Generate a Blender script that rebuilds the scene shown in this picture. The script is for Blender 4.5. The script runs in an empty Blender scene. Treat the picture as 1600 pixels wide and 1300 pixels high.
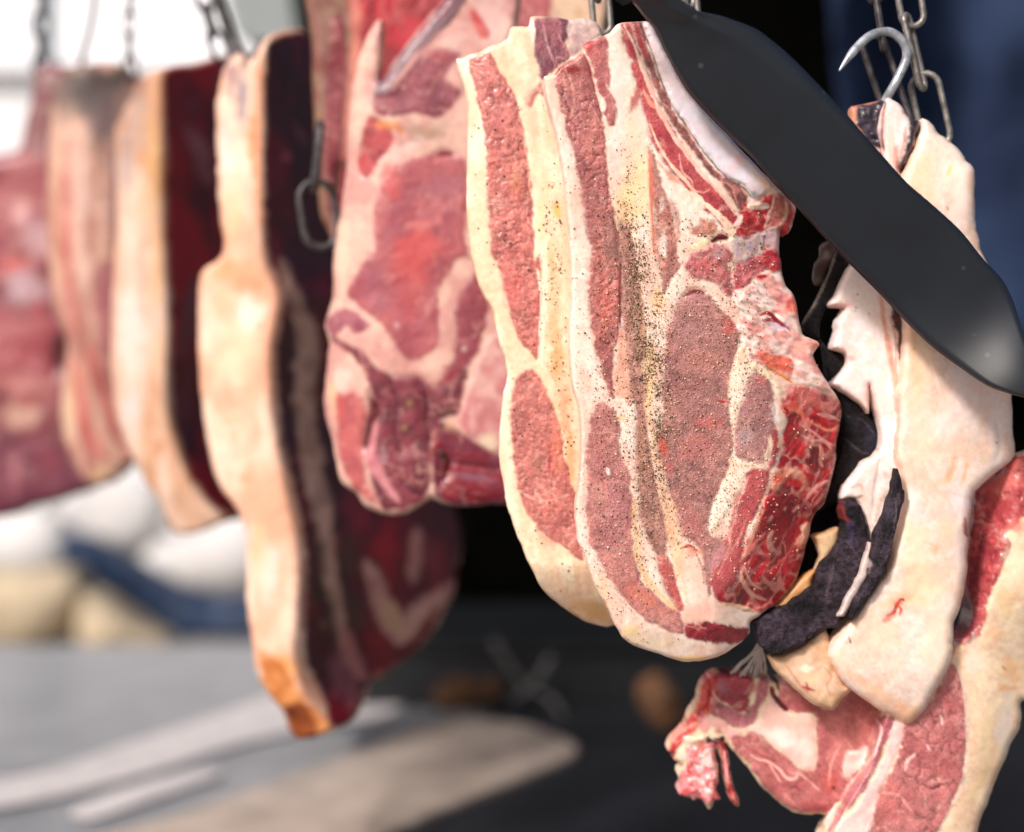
import bpy, math, random
import numpy as np
from mathutils import Vector, Matrix

# ------------------------------------------------------------------ camera, sky, sun, exposure
SC = bpy.context.scene
COL = SC.collection
KPX = 0.72 / 1600.0          # metres per photograph pixel at one metre
CAM_H = 1.25

cam_d = bpy.data.cameras.new("camera")
cam = bpy.data.objects.new("camera", cam_d)
COL.objects.link(cam)
cam.location = (0, 0, CAM_H)
cam.rotation_euler = (math.radians(90), 0, 0)
cam_d.lens = 50
cam_d.sensor_width = 36
cam_d.sensor_fit = 'HORIZONTAL'
cam_d.clip_start = 0.05
cam_d.clip_end = 4000
cam_d.dof.use_dof = True
cam_d.dof.focus_distance = 0.955
cam_d.dof.aperture_fstop = 2.0
cam_d.dof.aperture_blades = 9
SC.camera = cam

SUN_EL, SUN_AZ = math.radians(38), math.radians(37)     # behind the camera, to its left
sun_dir = Vector((-math.sin(SUN_AZ) * math.cos(SUN_EL), -math.cos(SUN_AZ) * math.cos(SUN_EL), math.sin(SUN_EL)))
world = bpy.data.worlds.new("World")
SC.world = world
world.use_nodes = True
wn = world.node_tree
bg = wn.nodes.get("Background") or wn.nodes.new("ShaderNodeBackground")
sky = wn.nodes.new("ShaderNodeTexSky")
sky.sky_type = 'NISHITA'
sky.sun_disc = False
sky.sun_elevation = SUN_EL
sky.sun_rotation = math.atan2(sun_dir.x, sun_dir.y)
sky.air_density = 0.9
sky.dust_density = 6.0
sky.ozone_density = 0.6
wn.links.new(sky.outputs[0], bg.inputs[0])
bg.inputs[1].default_value = 0.085
sun_d = bpy.data.lights.new("sun", 'SUN')
sun = bpy.data.objects.new("sun", sun_d)
COL.objects.link(sun)
sun.rotation_euler = (-sun_dir).to_track_quat('-Z', 'Y').to_euler()
sun_d.energy = 3.0
sun_d.angle = math.radians(9)
sun_d.color = (1.0, 0.96, 0.935)
SC.view_settings.view_transform = 'Standard'
SC.view_settings.look = 'None'
SC.view_settings.exposure = 0.17
SC.view_settings.gamma = 1.0
SC.render.engine = 'CYCLES'
SC.cycles.use_denoising = True
SC.cycles.max_bounces = 8

# ------------------------------------------------------------------ small tools
RNG = np.random.default_rng(7)
random.seed(7)
TAB = RNG.random((256, 256))

def s2l(c):
    c = np.asarray(c, float) / 255.0
    return np.where(c <= 0.04045, c / 12.92, ((c + 0.055) / 1.055) ** 2.4)

def sp(x, w=24.0):
    return 0.5 * (x + np.sqrt(x * x + w * w)) - 0.0

def vnoise(x, y):
    xi = np.floor(x).astype(int); yi = np.floor(y).astype(int)
    fx = x - xi; fy = y - yi
    fx = fx * fx * fx * (fx * (fx * 6 - 15) + 10); fy = fy * fy * fy * (fy * (fy * 6 - 15) + 10)
    a = TAB[xi & 255, yi & 255]; b = TAB[(xi + 1) & 255, yi & 255]
    c = TAB[xi & 255, (yi + 1) & 255]; d = TAB[(xi + 1) & 255, (yi + 1) & 255]
    return (a + (b - a) * fx) * (1 - fy) + (c + (d - c) * fx) * fy

def fbm(u, v, scale, octv=3, seed=0, ang=0.0, stretch=1.0):
    """noise in 0..1 whose features are about `scale` px, stretched along direction ang (degrees)"""
    ca, sa = math.cos(math.radians(ang)), math.sin(math.radians(ang))
    x = (u * ca + v * sa) / (scale * stretch) + seed * 17.31
    y = (-u * sa + v * ca) / scale + seed * 9.77
    t = 0; amp = 1.0; tot = 0
    for o in range(octv):
        t = t + amp * vnoise(x + o * 31.7, y + o * 57.3); tot += amp
        x = x * 2.03; y = y * 2.03; amp *= 0.5
    return t / tot

def ridged(u, v, scale, octv=3, seed=0, ang=0.0, stretch=1.0):
    n = fbm(u, v, scale, octv, seed, ang, stretch)
    return 1 - np.abs(n - 0.5) * 2

def sstep(a, b, x):
    t = np.clip((x - a) / (b - a + 1e-9), 0, 1)
    return t * t * (3 - 2 * t)

def cells(u, v, s, seed=0, ang=0, stretch=1.0):
    """distance to the border between cells (px), for muscle bundles; also a value per cell"""
    ca, sa = math.cos(math.radians(ang)), math.sin(math.radians(ang))
    x = (u * ca + v * sa) / (s * stretch); y = (-u * sa + v * ca) / s
    xi = np.floor(x).astype(int); yi = np.floor(y).astype(int)
    d1 = np.full(x.shape, 9.0); d2 = np.full(x.shape, 9.0); val = np.zeros(x.shape)
    for i in (-1, 0, 1):
        for j in (-1, 0, 1):
            a = (xi + i + seed * 13) & 255; b = (yi + j + seed * 29) & 255
            px = xi + i + TAB[a, b]; py = yi + j + TAB[(a + 91) & 255, (b + 47) & 255]
            d = np.hypot(px - x, py - y)
            nv = TAB[(a + 33) & 255, (b + 71) & 255]
            m = d < d1
            d2 = np.where(m, d1, np.minimum(d2, d)); val = np.where(m, nv, val); d1 = np.where(m, d, d1)
    return (d2 - d1) * s, val

# zoom frames in which outlines were measured: (x0, y0, scale)
FR = dict(F=(0, 0, 1), a=(800, 0, 3.2), b=(800, 400, 2.954), c=(700, 640, 2.954), d=(480, 0, 3.2), e=(480, 400, 3.2),
          f=(1240, 0, 4.444), g=(1150, 280, 3.551), h=(1150, 600, 3.551), i=(1020, 920, 2.759), j=(0, 0, 2.961),
          k=(0, 400, 2.961), l=(300, 740, 2.353), m=(0, 780, 2.353), n=(1000, 240, 4.706), o=(1100, 500, 6.667),
          p=(1100, 680, 6.667), q=(1040, 1030, 5.327), r=(960, 0, 5.327))

def pts(s):
    if not isinstance(s, str):
        return np.asarray(s, float)
    fr = FR['F']; out = []
    for t in s.split():
        if t in FR:
            fr = FR[t]; continue
        x, y = t.split(',')
        out.append((fr[0] + float(x) / fr[2], fr[1] + float(y) / fr[2]))
    return np.array(out)

def spline(p, closed=True, n=5):
    p = np.asarray(p, float); m = len(p); out = []
    rng = range(m) if closed else range(m - 1)
    for i in rng:
        if closed:
            a, b, c, d = p[i - 1], p[i], p[(i + 1) % m], p[(i + 2) % m]
        else:
            a, b, c, d = p[max(i - 1, 0)], p[i], p[i + 1], p[min(i + 2, m - 1)]
        # centripetal-ish: limit tangents so tight corners do not overshoot
        lb = np.linalg.norm(c - b)
        t1 = (c - a) * 0.5; t2 = (d - b) * 0.5
        for t in (t1, t2):
            l = np.linalg.norm(t)
            if l > lb * 0.9 and l > 0:
                t *= lb * 0.9 / l
        for k in range(n):
            s = k / n
            h1 = 2 * s**3 - 3 * s**2 + 1; h2 = s**3 - 2 * s**2 + s; h3 = -2 * s**3 + 3 * s**2; h4 = s**3 - s**2
            out.append(h1 * b + h2 * t1 + h3 * c + h4 * t2)
    if not closed:
        out.append(p[-1])
    return np.array(out)

def poly_sdf(px, py, poly, want_near=False):
    A = poly; B = np.roll(poly, -1, axis=0)
    best = np.full(px.shape, 1e18); ins = np.zeros(px.shape, bool)
    nx = np.zeros(px.shape); ny = np.zeros(px.shape)
    for (ax, ay), (bx, by) in zip(A, B):
        ex, ey = bx - ax, by - ay
        L = ex * ex + ey * ey + 1e-12
        t = np.clip(((px - ax) * ex + (py - ay) * ey) / L, 0, 1)
        qx = ax + t * ex; qy = ay + t * ey
        d = (px - qx) ** 2 + (py - qy) ** 2
        if want_near:
            m = d < best
            nx = np.where(m, qx, nx); ny = np.where(m, qy, ny)
        best = np.minimum(best, d)
        if ay != by:
            c = ((ay > py) != (by > py)) & (px < (bx - ax) * (py - ay) / (by - ay) + ax)
            ins ^= c
    sd = np.where(ins, 1, -1) * np.sqrt(best)
    return (sd, nx, ny) if want_near else sd

def line_dist(px, py, line):
    best = np.full(px.shape, 1e18); along = np.zeros(px.shape)
    m = len(line) - 1
    for i in range(m):
        (ax, ay), (bx, by) = line[i], line[i + 1]
        ex, ey = bx - ax, by - ay
        t = np.clip(((px - ax) * ex + (py - ay) * ey) / (ex * ex + ey * ey + 1e-12), 0, 1)
        d = (px - ax - t * ex) ** 2 + (py - ay - t * ey) ** 2
        k = d < best
        best = np.where(k, d, best); along = np.where(k, (i + t) / m, along)
    return np.sqrt(best), along

def P3(u, v, z):
    return Vector(((u - 800) * KPX * z, z, CAM_H - (v - 650) * KPX * z))

# ------------------------------------------------------------------ materials
def mat_new(name):
    m = bpy.data.materials.new(name); m.use_nodes = True
    nt = m.node_tree
    return m, nt, nt.nodes["Principled BSDF"]

def meat_material(name="meat_and_fat", dry=False):
    m, nt, b = mat_new(name)
    N = nt.nodes; L = nt.links
    at = N.new("ShaderNodeAttribute"); at.attribute_name = "tint"
    le = N.new("ShaderNodeAttribute"); le.attribute_name = "lean"
    tc = N.new("ShaderNodeTexCoord")
    n1 = N.new("ShaderNodeTexNoise"); n1.inputs["Scale"].default_value = 850; n1.inputs["Detail"].default_value = 3
    n2 = N.new("ShaderNodeTexNoise"); n2.inputs["Scale"].default_value = 260; n2.inputs["Detail"].default_value = 4
    for n in (n1, n2):
        L.new(tc.outputs["Object"], n.inputs["Vector"])
    # grain: darker and lighter specks, stronger on lean than on fat
    mr = N.new("ShaderNodeMapRange"); mr.inputs[1].default_value = 0.3; mr.inputs[2].default_value = 0.7
    mr.inputs[3].default_value = -1; mr.inputs[4].default_value = 1
    L.new(n1.outputs["Fac"], mr.inputs[0])
    am = N.new("ShaderNodeMath"); am.operation = 'MULTIPLY_ADD'; am.inputs[1].default_value = 0.19; am.inputs[2].default_value = 0.035
    L.new(le.outputs["Fac"], am.inputs[0])
    gm = N.new("ShaderNodeMath"); gm.operation = 'MULTIPLY'
    L.new(mr.outputs[0], gm.inputs[0]); L.new(am.outputs[0], gm.inputs[1])
    ga = N.new("ShaderNodeMath"); ga.operation = 'ADD'; ga.inputs[1].default_value = 1.0
    L.new(gm.outputs[0], ga.inputs[0])
    vm = N.new("ShaderNodeVectorMath"); vm.operation = 'SCALE'
    L.new(at.outputs["Color"], vm.inputs[0]); L.new(ga.outputs[0], vm.inputs["Scale"])
    L.new(vm.outputs[0], b.inputs["Base Color"])
    # lean is moist and glossy, fat waxy and duller, both patchy
    rr = N.new("ShaderNodeMapRange"); rr.inputs[1].default_value = 0.3; rr.inputs[2].default_value = 0.7
    rr.inputs[3].default_value = 0.30; rr.inputs[4].default_value = 0.55
    L.new(n2.outputs["Fac"], rr.inputs[0])
    L.new(rr.outputs[0], b.inputs["Roughness"])
    b.inputs["Specular IOR Level"].default_value = 0.4
    bp = N.new("ShaderNodeBump"); bp.inputs["Distance"].default_value = 0.0008
    bs = N.new("ShaderNodeMath"); bs.operation = 'MULTIPLY_ADD'; bs.inputs[1].default_value = 0.62; bs.inputs[2].default_value = 0.13
    L.new(le.outputs["Fac"], bs.inputs[0]); L.new(bs.outputs[0], bp.inputs["Strength"])
    ad = N.new("ShaderNodeMath"); ad.operation = 'MULTIPLY_ADD'; ad.inputs[1].default_value = 0.9
    L.new(n1.outputs["Fac"], ad.inputs[0]); L.new(n2.outputs["Fac"], ad.inputs[2])
    L.new(ad.outputs[0], bp.inputs["Height"]); L.new(bp.outputs[0], b.inputs["Normal"])
    b2 = N.new("ShaderNodeBump"); b2.inputs["Distance"].default_value = 0.0009; b2.inputs["Strength"].default_value = 0.55
    L.new(n2.outputs["Fac"], b2.inputs["Height"]); L.new(b2.outputs[0], b.inputs["Coat Normal"])
    cw = N.new("ShaderNodeMath"); cw.operation = 'MULTIPLY_ADD'; cw.inputs[1].default_value = 0.40; cw.inputs[2].default_value = 0.06
    L.new(le.outputs["Fac"], cw.inputs[0]); L.new(cw.outputs[0], b.inputs["Coat Weight"])
    b.inputs["Coat Roughness"].default_value = 0.16
    sw = N.new("ShaderNodeMath"); sw.operation = 'MULTIPLY_ADD'; sw.inputs[1].default_value = -0.18; sw.inputs[2].default_value = 0.26
    L.new(le.outputs["Fac"], sw.inputs[0]); L.new(sw.outputs[0], b.inputs["Subsurface Weight"])
    b.subsurface_method = 'BURLEY'
    b.inputs["Subsurface Radius"].default_value = (1.0, 0.45, 0.3); b.inputs["Subsurface Scale"].default_value = 0.0035
    if dry:      # dried, matt crust
        cw.inputs[1].default_value = 0; cw.inputs[2].default_value = 0
        rr.inputs[3].default_value = 0.55; rr.inputs[4].default_value = 0.95
        sw.inputs[1].default_value = 0; sw.inputs[2].default_value = 0
        bs.inputs[2].default_value = 0.9; bp.inputs["Distance"].default_value = 0.0016
        b.inputs["Specular IOR Level"].default_value = 0.28
    return m

def simple_material(name, c1, c2=None, rough=0.6, metal=0.0, scale=40, bump=0.2, dist=0.002, spec=0.4, detail=4):
    m, nt, b = mat_new(name)
    N = nt.nodes; L = nt.links
    tc = N.new("ShaderNodeTexCoord")
    n = N.new("ShaderNodeTexNoise"); n.inputs["Scale"].default_value = scale; n.inputs["Detail"].default_value = detail
    L.new(tc.outputs["Object"], n.inputs["Vector"])
    mx = N.new("ShaderNodeMix"); mx.data_type = 'RGBA'
    mr = N.new("ShaderNodeMapRange"); mr.inputs[1].default_value = 0.35; mr.inputs[2].default_value = 0.65
    L.new(n.outputs["Fac"], mr.inputs[0]); L.new(mr.outputs[0], mx.inputs[0])
    c2 = c2 or c1
    mx.inputs[6].default_value = (*s2l(c1), 1); mx.inputs[7].default_value = (*s2l(c2), 1)
    L.new(mx.outputs[2], b.inputs["Base Color"])
    b.inputs["Roughness"].default_value = rough; b.inputs["Metallic"].default_value = metal
    b.inputs["Specular IOR Level"].default_value = spec
    bp = N.new("ShaderNodeBump"); bp.inputs["Strength"].default_value = bump; bp.inputs["Distance"].default_value = dist
    L.new(n.outputs["Fac"], bp.inputs["Height"]); L.new(bp.outputs[0], b.inputs["Normal"])
    return m

MEAT = meat_material()
DRYM = meat_material("dried_crust", True)

# ------------------------------------------------------------------ objects
def tag(o, label=None, cat=None, group=None, kind=None):
    if label: o["label"] = label
    if cat: o["category"] = cat
    if group: o["group"] = group
    if kind: o["kind"] = kind
    return o

def empty(name, loc, label, cat, group=None):
    o = bpy.data.objects.new(name, None); o.empty_display_size = 0.02
    o.location = loc; COL.objects.link(o)
    return tag(o, label, cat, group)

def mesh_np(name, V, faces, smooth=True):
    """V (n,3); faces: list of (k,4) or (k,3) int arrays"""
    me = bpy.data.meshes.new(name)
    faces = [np.asarray(f, np.int64) for f in faces if len(f)]
    nl = sum(f.size for f in faces); nf = sum(len(f) for f in faces)
    me.vertices.add(len(V)); me.vertices.foreach_set("co", np.asarray(V, np.float32).ravel())
    me.loops.add(nl); me.polygons.add(nf)
    li = np.concatenate([f.ravel() for f in faces]).astype(np.int32)
    tot = np.concatenate([np.full(len(f), f.shape[1]) for f in faces]).astype(np.int32)
    st = np.concatenate([[0], np.cumsum(tot)[:-1]]).astype(np.int32)
    me.loops.foreach_set("vertex_index", li)
    me.polygons.foreach_set("loop_start", st)
    me.polygons.foreach_set("loop_total", tot)
    me.polygons.foreach_set("use_smooth", np.full(nf, smooth))
    me.update(calc_edges=True)
    me.validate()
    return me

def add_obj(name, me, mat, parent=None, loc=None):
    o = bpy.data.objects.new(name, me)
    if mat and not me.materials: me.materials.append(mat)
    COL.objects.link(o)
    if parent: o.parent = parent
    if loc is not None: o.location = loc
    return o

def tube(path, rad, closed=False, seg=10):
    """tube mesh arrays along a 3-D path; rad is a number or one per point"""
    p = np.asarray([tuple(q) for q in path], float); n = len(p)
    rad = np.broadcast_to(np.asarray(rad, float), (n,))
    if closed:
        t = np.roll(p, -1, 0) - np.roll(p, 1, 0)
    else:
        t = np.gradient(p, axis=0)
    t /= np.linalg.norm(t, axis=1)[:, None] + 1e-12
    up = np.array((0.31, 0.17, 0.93)); V = []
    ref = np.cross(t[0], up); ref /= np.linalg.norm(ref)
    for i in range(n):
        ref = ref - t[i] * ref.dot(t[i]); ref /= np.linalg.norm(ref) + 1e-12
        b = np.cross(t[i], ref)
        for k in range(seg):
            a = 2 * math.pi * k / seg
            V.append(p[i] + rad[i] * (math.cos(a) * ref + math.sin(a) * b))
    F = []; T = []
    for i in range(n if closed else n - 1):
        for k in range(seg):
            i2 = (i + 1) % n; k2 = (k + 1) % seg
            F.append((i * seg + k, i * seg + k2, i2 * seg + k2, i2 * seg + k))
    if not closed:
        V.append(p[0]); V.append(p[-1])
        for k in range(seg):
            T.append((n * seg, (k + 1) % seg, k)); T.append((n * seg + 1, (n - 1) * seg + k, (n - 1) * seg + (k + 1) % seg))
    return np.array(V), np.array(F), np.array(T).reshape(-1, 3)

FAT = ((252, 228, 212), (244, 203, 184))
CREAM = ((252, 239, 216), (248, 226, 196))
LEAN = ((188, 100, 97), (208, 126, 118))
LEANP = ((172, 100, 97), (196, 122, 112))
RED = ((192, 26, 42), (140, 14, 30))
DARKRED = ((130, 16, 30), (165, 30, 45))
BONE = ((232, 220, 228), (238, 212, 210))

def R(name, poly, cols=LEAN, h=0.0, soft=2.6, wob=3.0, g=0.35, lean=1.0, sc=22, ang=0, st=1.0, speck=0.35, marble=None, crack=None, web=None, part=True, label=None, w=None, gw=3.0, a=1.0, rough=0.0):
    return dict(name=name, poly=poly, cols=cols, h=h, soft=soft, wob=wob, g=g, lean=lean, sc=sc, ang=ang, st=st, speck=speck,
                marble=marble, crack=crack, web=web, part=part, label=label, w=w, gw=gw, a=a, rough=rough)

def fatR(name, poly, cols=FAT, **k):
    d = dict(lean=0.0, speck=0.08, h=0.3, g=0.2); d.update(k)
    return R(name, poly, cols, **d)

def line(poly, w, cols=FAT, **k):
    d = dict(lean=0.2, speck=0.1, g=0.0, part=False, wob=1.0, soft=1.2); d.update(k)
    return R("seam", poly, cols, w=w, **d)

def stain_or_shade(u, v, ru, rv, col, a=0.6, ang=0, sc=None):  # soft patch: stains and mottling, in places painted light and shade
    return dict(stain_or_shade=(u, v, ru, rv, ang), col=col, a=a, sc=sc)

def build_cut(name, label, cat, outline, z0, thick, regions=(), step=2.4, dep=None, base=FAT, base_part="fat", rim=0.006,
              group=None, lump=0.5, lump_sc=38, fine=0.18, fine_sc=9, edge=1.6, base_sc=40, mat=None, seed=1, root=None, base_speck=0.08, base_lean=0.0, holes=(), nsp=5, sat=1.04, dim=1.0, bang=0, bst=1.0, spm=1.0):
    """A slab of meat: a front surface whose pixels-per-region were measured on the photograph, set at its own distance,
    with relief, a rounded rim, real thickness and a back."""
    op = spline(pts(outline), True, nsp)
    op = op + edge * 2 * np.stack([fbm(op[:, 0], op[:, 1], 14, 2, seed + 3) - .5, fbm(op[:, 0], op[:, 1], 14, 2, seed + 5) - .5], 1)
    u0, v0 = op.min(0) - step; u1, v1 = op.max(0) + step
    us = np.arange(u0, u1 + step, step); vs = np.arange(v0, v1 + step, step)
    nu, nv = len(us), len(vs)
    U, Vv = np.meshgrid(us, vs)
    ccu = (U[:-1, :-1] + step / 2); ccv = (Vv[:-1, :-1] + step / 2)
    keep = poly_sdf(ccu.ravel(), ccv.ravel(), op).reshape(ccu.shape) > 0
    hp = [spline(pts(h_), True, nsp) for h_ in holes]
    for q in hp:
        keep &= poly_sdf(ccu.ravel(), ccv.ravel(), q).reshape(ccu.shape) < 0
    idx = np.arange(nu * nv).reshape(nv, nu)
    q = np.stack([idx[:-1, :-1], idx[1:, :-1], idx[1:, 1:], idx[:-1, 1:]], -1)[keep]
    used, inv = np.unique(q, return_inverse=True)
    q = inv.reshape(q.shape)
    u = U.ravel()[used]; v = Vv.ravel()[used]
    lut = np.full(nu * nv, -1); lut[used] = np.arange(len(used))
    n = len(u)
    # boundary edges
    e = np.concatenate([q[:, [0, 1]], q[:, [1, 2]], q[:, [2, 3]], q[:, [3, 0]]])
    key = np.sort(e, 1); code = key[:, 0] * n + key[:, 1]
    _, ix, cnt = np.unique(code, return_index=True, return_counts=True)
    be = e[ix[cnt == 1]]
    bv = np.unique(be)
    allp = [op] + hp
    bd = np.full(len(bv), 1e9); bu = u[bv].copy(); bw = v[bv].copy()
    for pl in allp:
        s, nx, ny = poly_sdf(u[bv], v[bv], pl, True)
        m = np.abs(s) < bd
        bd = np.where(m, np.abs(s), bd); bu = np.where(m, nx, bu); bw = np.where(m, ny, bw)
    ok = bd < step * 1.2
    u[bv[ok]] = bu[ok]; v[bv[ok]] = bw[ok]
    sd = poly_sdf(u, v, op)
    for pl in hp:
        sd = np.minimum(sd, -poly_sdf(u, v, pl))
    sd = np.maximum(sd, 0); sd[bv] = 0
    # colour, leanness and relief
    nz = fbm(u, v, base_sc, 4, seed + 11, bang, bst)[:, None]
    col = s2l(base[0]) * (1 - sstep(.35, .65, nz)) + s2l(base[1]) * sstep(.35, .65, nz)
    nz2 = sstep(.4, .75, fbm(u, v, 13, 3, seed + 14, bang, bst))[:, None]
    col = col * (1 - .3 * nz2) + s2l(np.asarray(base[1]) * (1.0, 0.95, 0.92)) * .3 * nz2
    spk = fbm(u, v, 4.5, 2, seed + 31) * 2 - 1
    col = col * (1 + base_speck * 1.6 * spk[:, None])
    lean = np.full(n, float(base_lean)); hgt = np.zeros(n); lab = np.zeros(n, int)
    hgt += lump * (fbm(u, v, lump_sc, 3, seed + 2) - .5) * 2
    hgt += fine * (fbm(u, v, fine_sc, 2, seed + 8) - .5) * 2
    plist = []
    for ri, r in enumerate(regions):
        if "dust" in r:
            dn = np.clip(r["dust"](u, v), 0, 1)
            k1 = (dn * (.35 + 1.3 * np.maximum(0, fbm(u, v, 4.2, 2, seed + 400) - .42)) * r["a"])[:, None]
            k1 = np.clip(k1, 0, .85)
            col = col * (1 - k1) + s2l((136, 102, 76)) * k1
            hgt += dn * .5 * (fbm(u, v, 5, 2, seed + 401) - .5) * 2
            continue
        if "stain_or_shade" in r:
            cu, cv, ru, rv, ang = r["stain_or_shade"]
            ca, sa = math.cos(math.radians(ang)), math.sin(math.radians(ang))
            du, dv = u - cu, v - cv
            d = np.hypot((du * ca + dv * sa) / ru, (-du * sa + dv * ca) / rv)
            d = d + 0.9 * (fbm(u, v, r["sc"] or max(6, min(ru, rv) * .7), 3, seed + 70 + ri) - .5)
            wgt = (sstep(1.1, 0.3, d) * r["a"])[:, None]
            col = col * (1 - wgt) + s2l(r["col"]) * wgt
            continue
        pl = pts(r["poly"])
        wob = r["wob"]
        if r["w"] is not None:
            pl = spline(pl, False, 5)
            lo = pl.min(0) - r["w"] - 8; hi = pl.max(0) + r["w"] + 8
        else:
            pl = spline(pl, True, nsp)
            lo = pl.min(0) - 12; hi = pl.max(0) + 12
        m = np.where((u > lo[0]) & (u < hi[0]) & (v > lo[1]) & (v < hi[1]))[0]
        if not len(m): continue
        mu, mv = u[m], v[m]
        wb = wob * ((fbm(mu, mv, 16, 2, seed + ri * 3 + 1) - .5) * 2.2 + (fbm(mu, mv, 5, 2, seed + ri * 3 + 2) - .5) * 1.3)
        if r["w"] is not None:
            d, al = line_dist(mu, mv, pl)
            s = r["w"] * (0.12 + 0.88 * np.sqrt(np.clip(np.sin(np.pi * al), 0, 1)) * (.55 + .9 * fbm(mu, mv, 18, 2, seed + 500 + ri))) - d + wb * .6
        else:
            s = poly_sdf(mu, mv, pl) + wb
        wgt = sstep(-r["soft"], r["soft"], s) * r["a"]
        nz = sstep(.33, .67, fbm(mu, mv, r["sc"], 4, seed + 40 + ri, r["ang"], r["st"]))[:, None]
        c = s2l(r["cols"][0]) * (1 - nz) + s2l(r["cols"][1]) * nz
        sp = spk[m]
        c = c * (1 + spm * r["speck"] * (0.75 * sp + 0.55 * (fbm(mu, mv, 9, 2, seed + 90 + ri, r["ang"], r["st"]) * 2 - 1)))[:, None]
        if r["lean"] > .9 and not r["marble"] and r["w"] is None:
            rd = ridged(mu, mv, 26, 3, seed + 230 + ri, r["ang"], max(1.4, r["st"]))
            k = (sstep(.90, .985, rd) * .42 * sstep(.4, .62, fbm(mu, mv, 40, 2, seed + 240 + ri)))[:, None]
            c = c * (1 - k) + s2l((236, 178, 164)) * k
            bl = (sstep(.5, .75, fbm(mu, mv, 34, 3, seed + 250 + ri)) * .28)[:, None]
            c = c * (1 - bl) + c * np.array((1.08, .86, .86)) * bl
        ln = np.full(len(m), float(r["lean"])); hh = np.full(len(m), float(r["h"]))
        hh = hh + spm * r["rough"] * (fbm(mu, mv, 8, 3, seed + 120 + ri, r["ang"], r["st"]) - .5) * 2
        if r["marble"]:
            amt, msc, mcol = r["marble"][:3]
            rd = ridged(mu, mv, msc, 3, seed + 200 + ri, r["ang"], r["st"])
            k = sstep(1 - amt, 1 - amt * .25, rd)[:, None] * sstep(.38, .66, fbm(mu, mv, msc * 1.5, 2, seed + 210 + ri))[:, None] * .8
            c = c * (1 - k) + s2l(mcol) * k; ln = ln * (1 - k[:, 0] * .7); hh = hh + .35 * k[:, 0]
        if r["web"]:
            wsz, ww, wcol = r["web"]
            ju = mu + 9 * (fbm(mu, mv, 20, 3, seed + 320 + ri) - .5) * 2; jv = mv + 9 * (fbm(mu, mv, 20, 3, seed + 321 + ri) - .5) * 2
            cd, cv_ = cells(ju, jv, wsz, seed + ri + 5, r["ang"], r["st"])
            wth = ww * (.4 + 1.5 * fbm(mu, mv, 24, 2, seed + 330 + ri))
            k = ((1 - sstep(wth * .4, wth * 1.5, cd)) * sstep(.34, .6, fbm(mu, mv, 30, 2, seed + 331 + ri)))[:, None]
            tone = (.62 + .76 * cv_)[:, None]
            c = c * tone
            wc = s2l(wcol) * (.75 + .4 * fbm(mu, mv, 12, 2, seed + 332 + ri)[:, None])
            c = c * (1 - .8 * k) + wc * .8 * k; ln = ln * (1 - .6 * k[:, 0]); hh = hh + .35 * k[:, 0] + .5 * (cv_ - .5)
        if r["crack"]:
            csz, cw, cdark = r["crack"]
            ju = mu + 5 * (fbm(mu, mv, 14, 2, seed + 300 + ri) - .5) * 2; jv = mv + 5 * (fbm(mu, mv, 14, 2, seed + 301 + ri) - .5) * 2
            cd, cv_ = cells(ju, jv, csz, seed + ri, r["ang"], 1.25)
            brk = fbm(mu, mv, 18, 2, seed + 310 + ri)
            k = (1 - sstep(cw * .3, cw * 1.1, cd)) * sstep(.36, .6, brk)
            c = c * (1 + 0.16 * (cv_ - .5))[:, None]
            c = c * (1 - cdark * k[:, None]); hh = hh - 0.8 * k + 0.25 * cv_
        col[m] = col[m] * (1 - wgt[:, None]) + c * wgt[:, None]
        lean[m] = lean[m] * (1 - wgt) + ln * wgt
        hgt[m] += wgt * hh * (.4 if r["w"] is not None else 1) - r["g"] * np.exp(-(s / r["gw"]) ** 2)
        if r["part"]:
            plist.append((r["name"], r["label"]))
            lab[m[s > 0]] = len(plist)
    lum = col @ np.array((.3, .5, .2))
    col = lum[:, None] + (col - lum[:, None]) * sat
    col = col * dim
    ppx = KPX * z0
    dd = sd * ppx
    rc = rim * (1 - np.sqrt(np.maximum(0, 1 - (1 - np.minimum(dd, rim) / rim) ** 2)))
    basey = z0 + (dep(u, v) if dep else 0)
    fade = np.minimum(1, sd / 4)
    yf = basey + rc - hgt * 0.001 * fade
    yb = basey + thick - np.minimum(rc, thick * .45)
    X = (u - 800) * KPX * yf; Z = CAM_H - (v - 650) * KPX * yf
    VF = np.stack([X, yf, Z], 1); VB = np.stack([X, np.maximum(yb, yf + thick * .1), Z], 1)
    Vall = np.concatenate([VF, VB])
    backq = q[:, ::-1] + n
    wall = np.stack([be[:, 1], be[:, 0], be[:, 0] + n, be[:, 1] + n], 1)
    # smooth normals of the whole slab, so that parts meet without a visible seam
    allq = np.concatenate([q, backq, wall])
    fn = np.cross(Vall[allq[:, 2]] - Vall[allq[:, 0]], Vall[allq[:, 3]] - Vall[allq[:, 1]])
    NR = np.zeros_like(Vall)
    for c in range(4):
        for ax in range(3):
            NR[:, ax] += np.bincount(allq[:, c], fn[:, ax], len(Vall))
    NR /= np.linalg.norm(NR, axis=1)[:, None] + 1e-12
    c4 = np.concatenate([np.clip(col, 0.002, 1), np.ones((n, 1))], 1)
    C4 = np.concatenate([c4, c4]); LE = np.concatenate([lean, lean])
    if root is None:
        ctr = (float(X.mean()), float(yf.mean()), float(Z.min()))
        root = empty(name, ctr, label, cat, group)
    org = np.array(root.location)
    fl = np.max(lab[q], 1) if False else np.sort(lab[q], 1)[:, 2]
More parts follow.
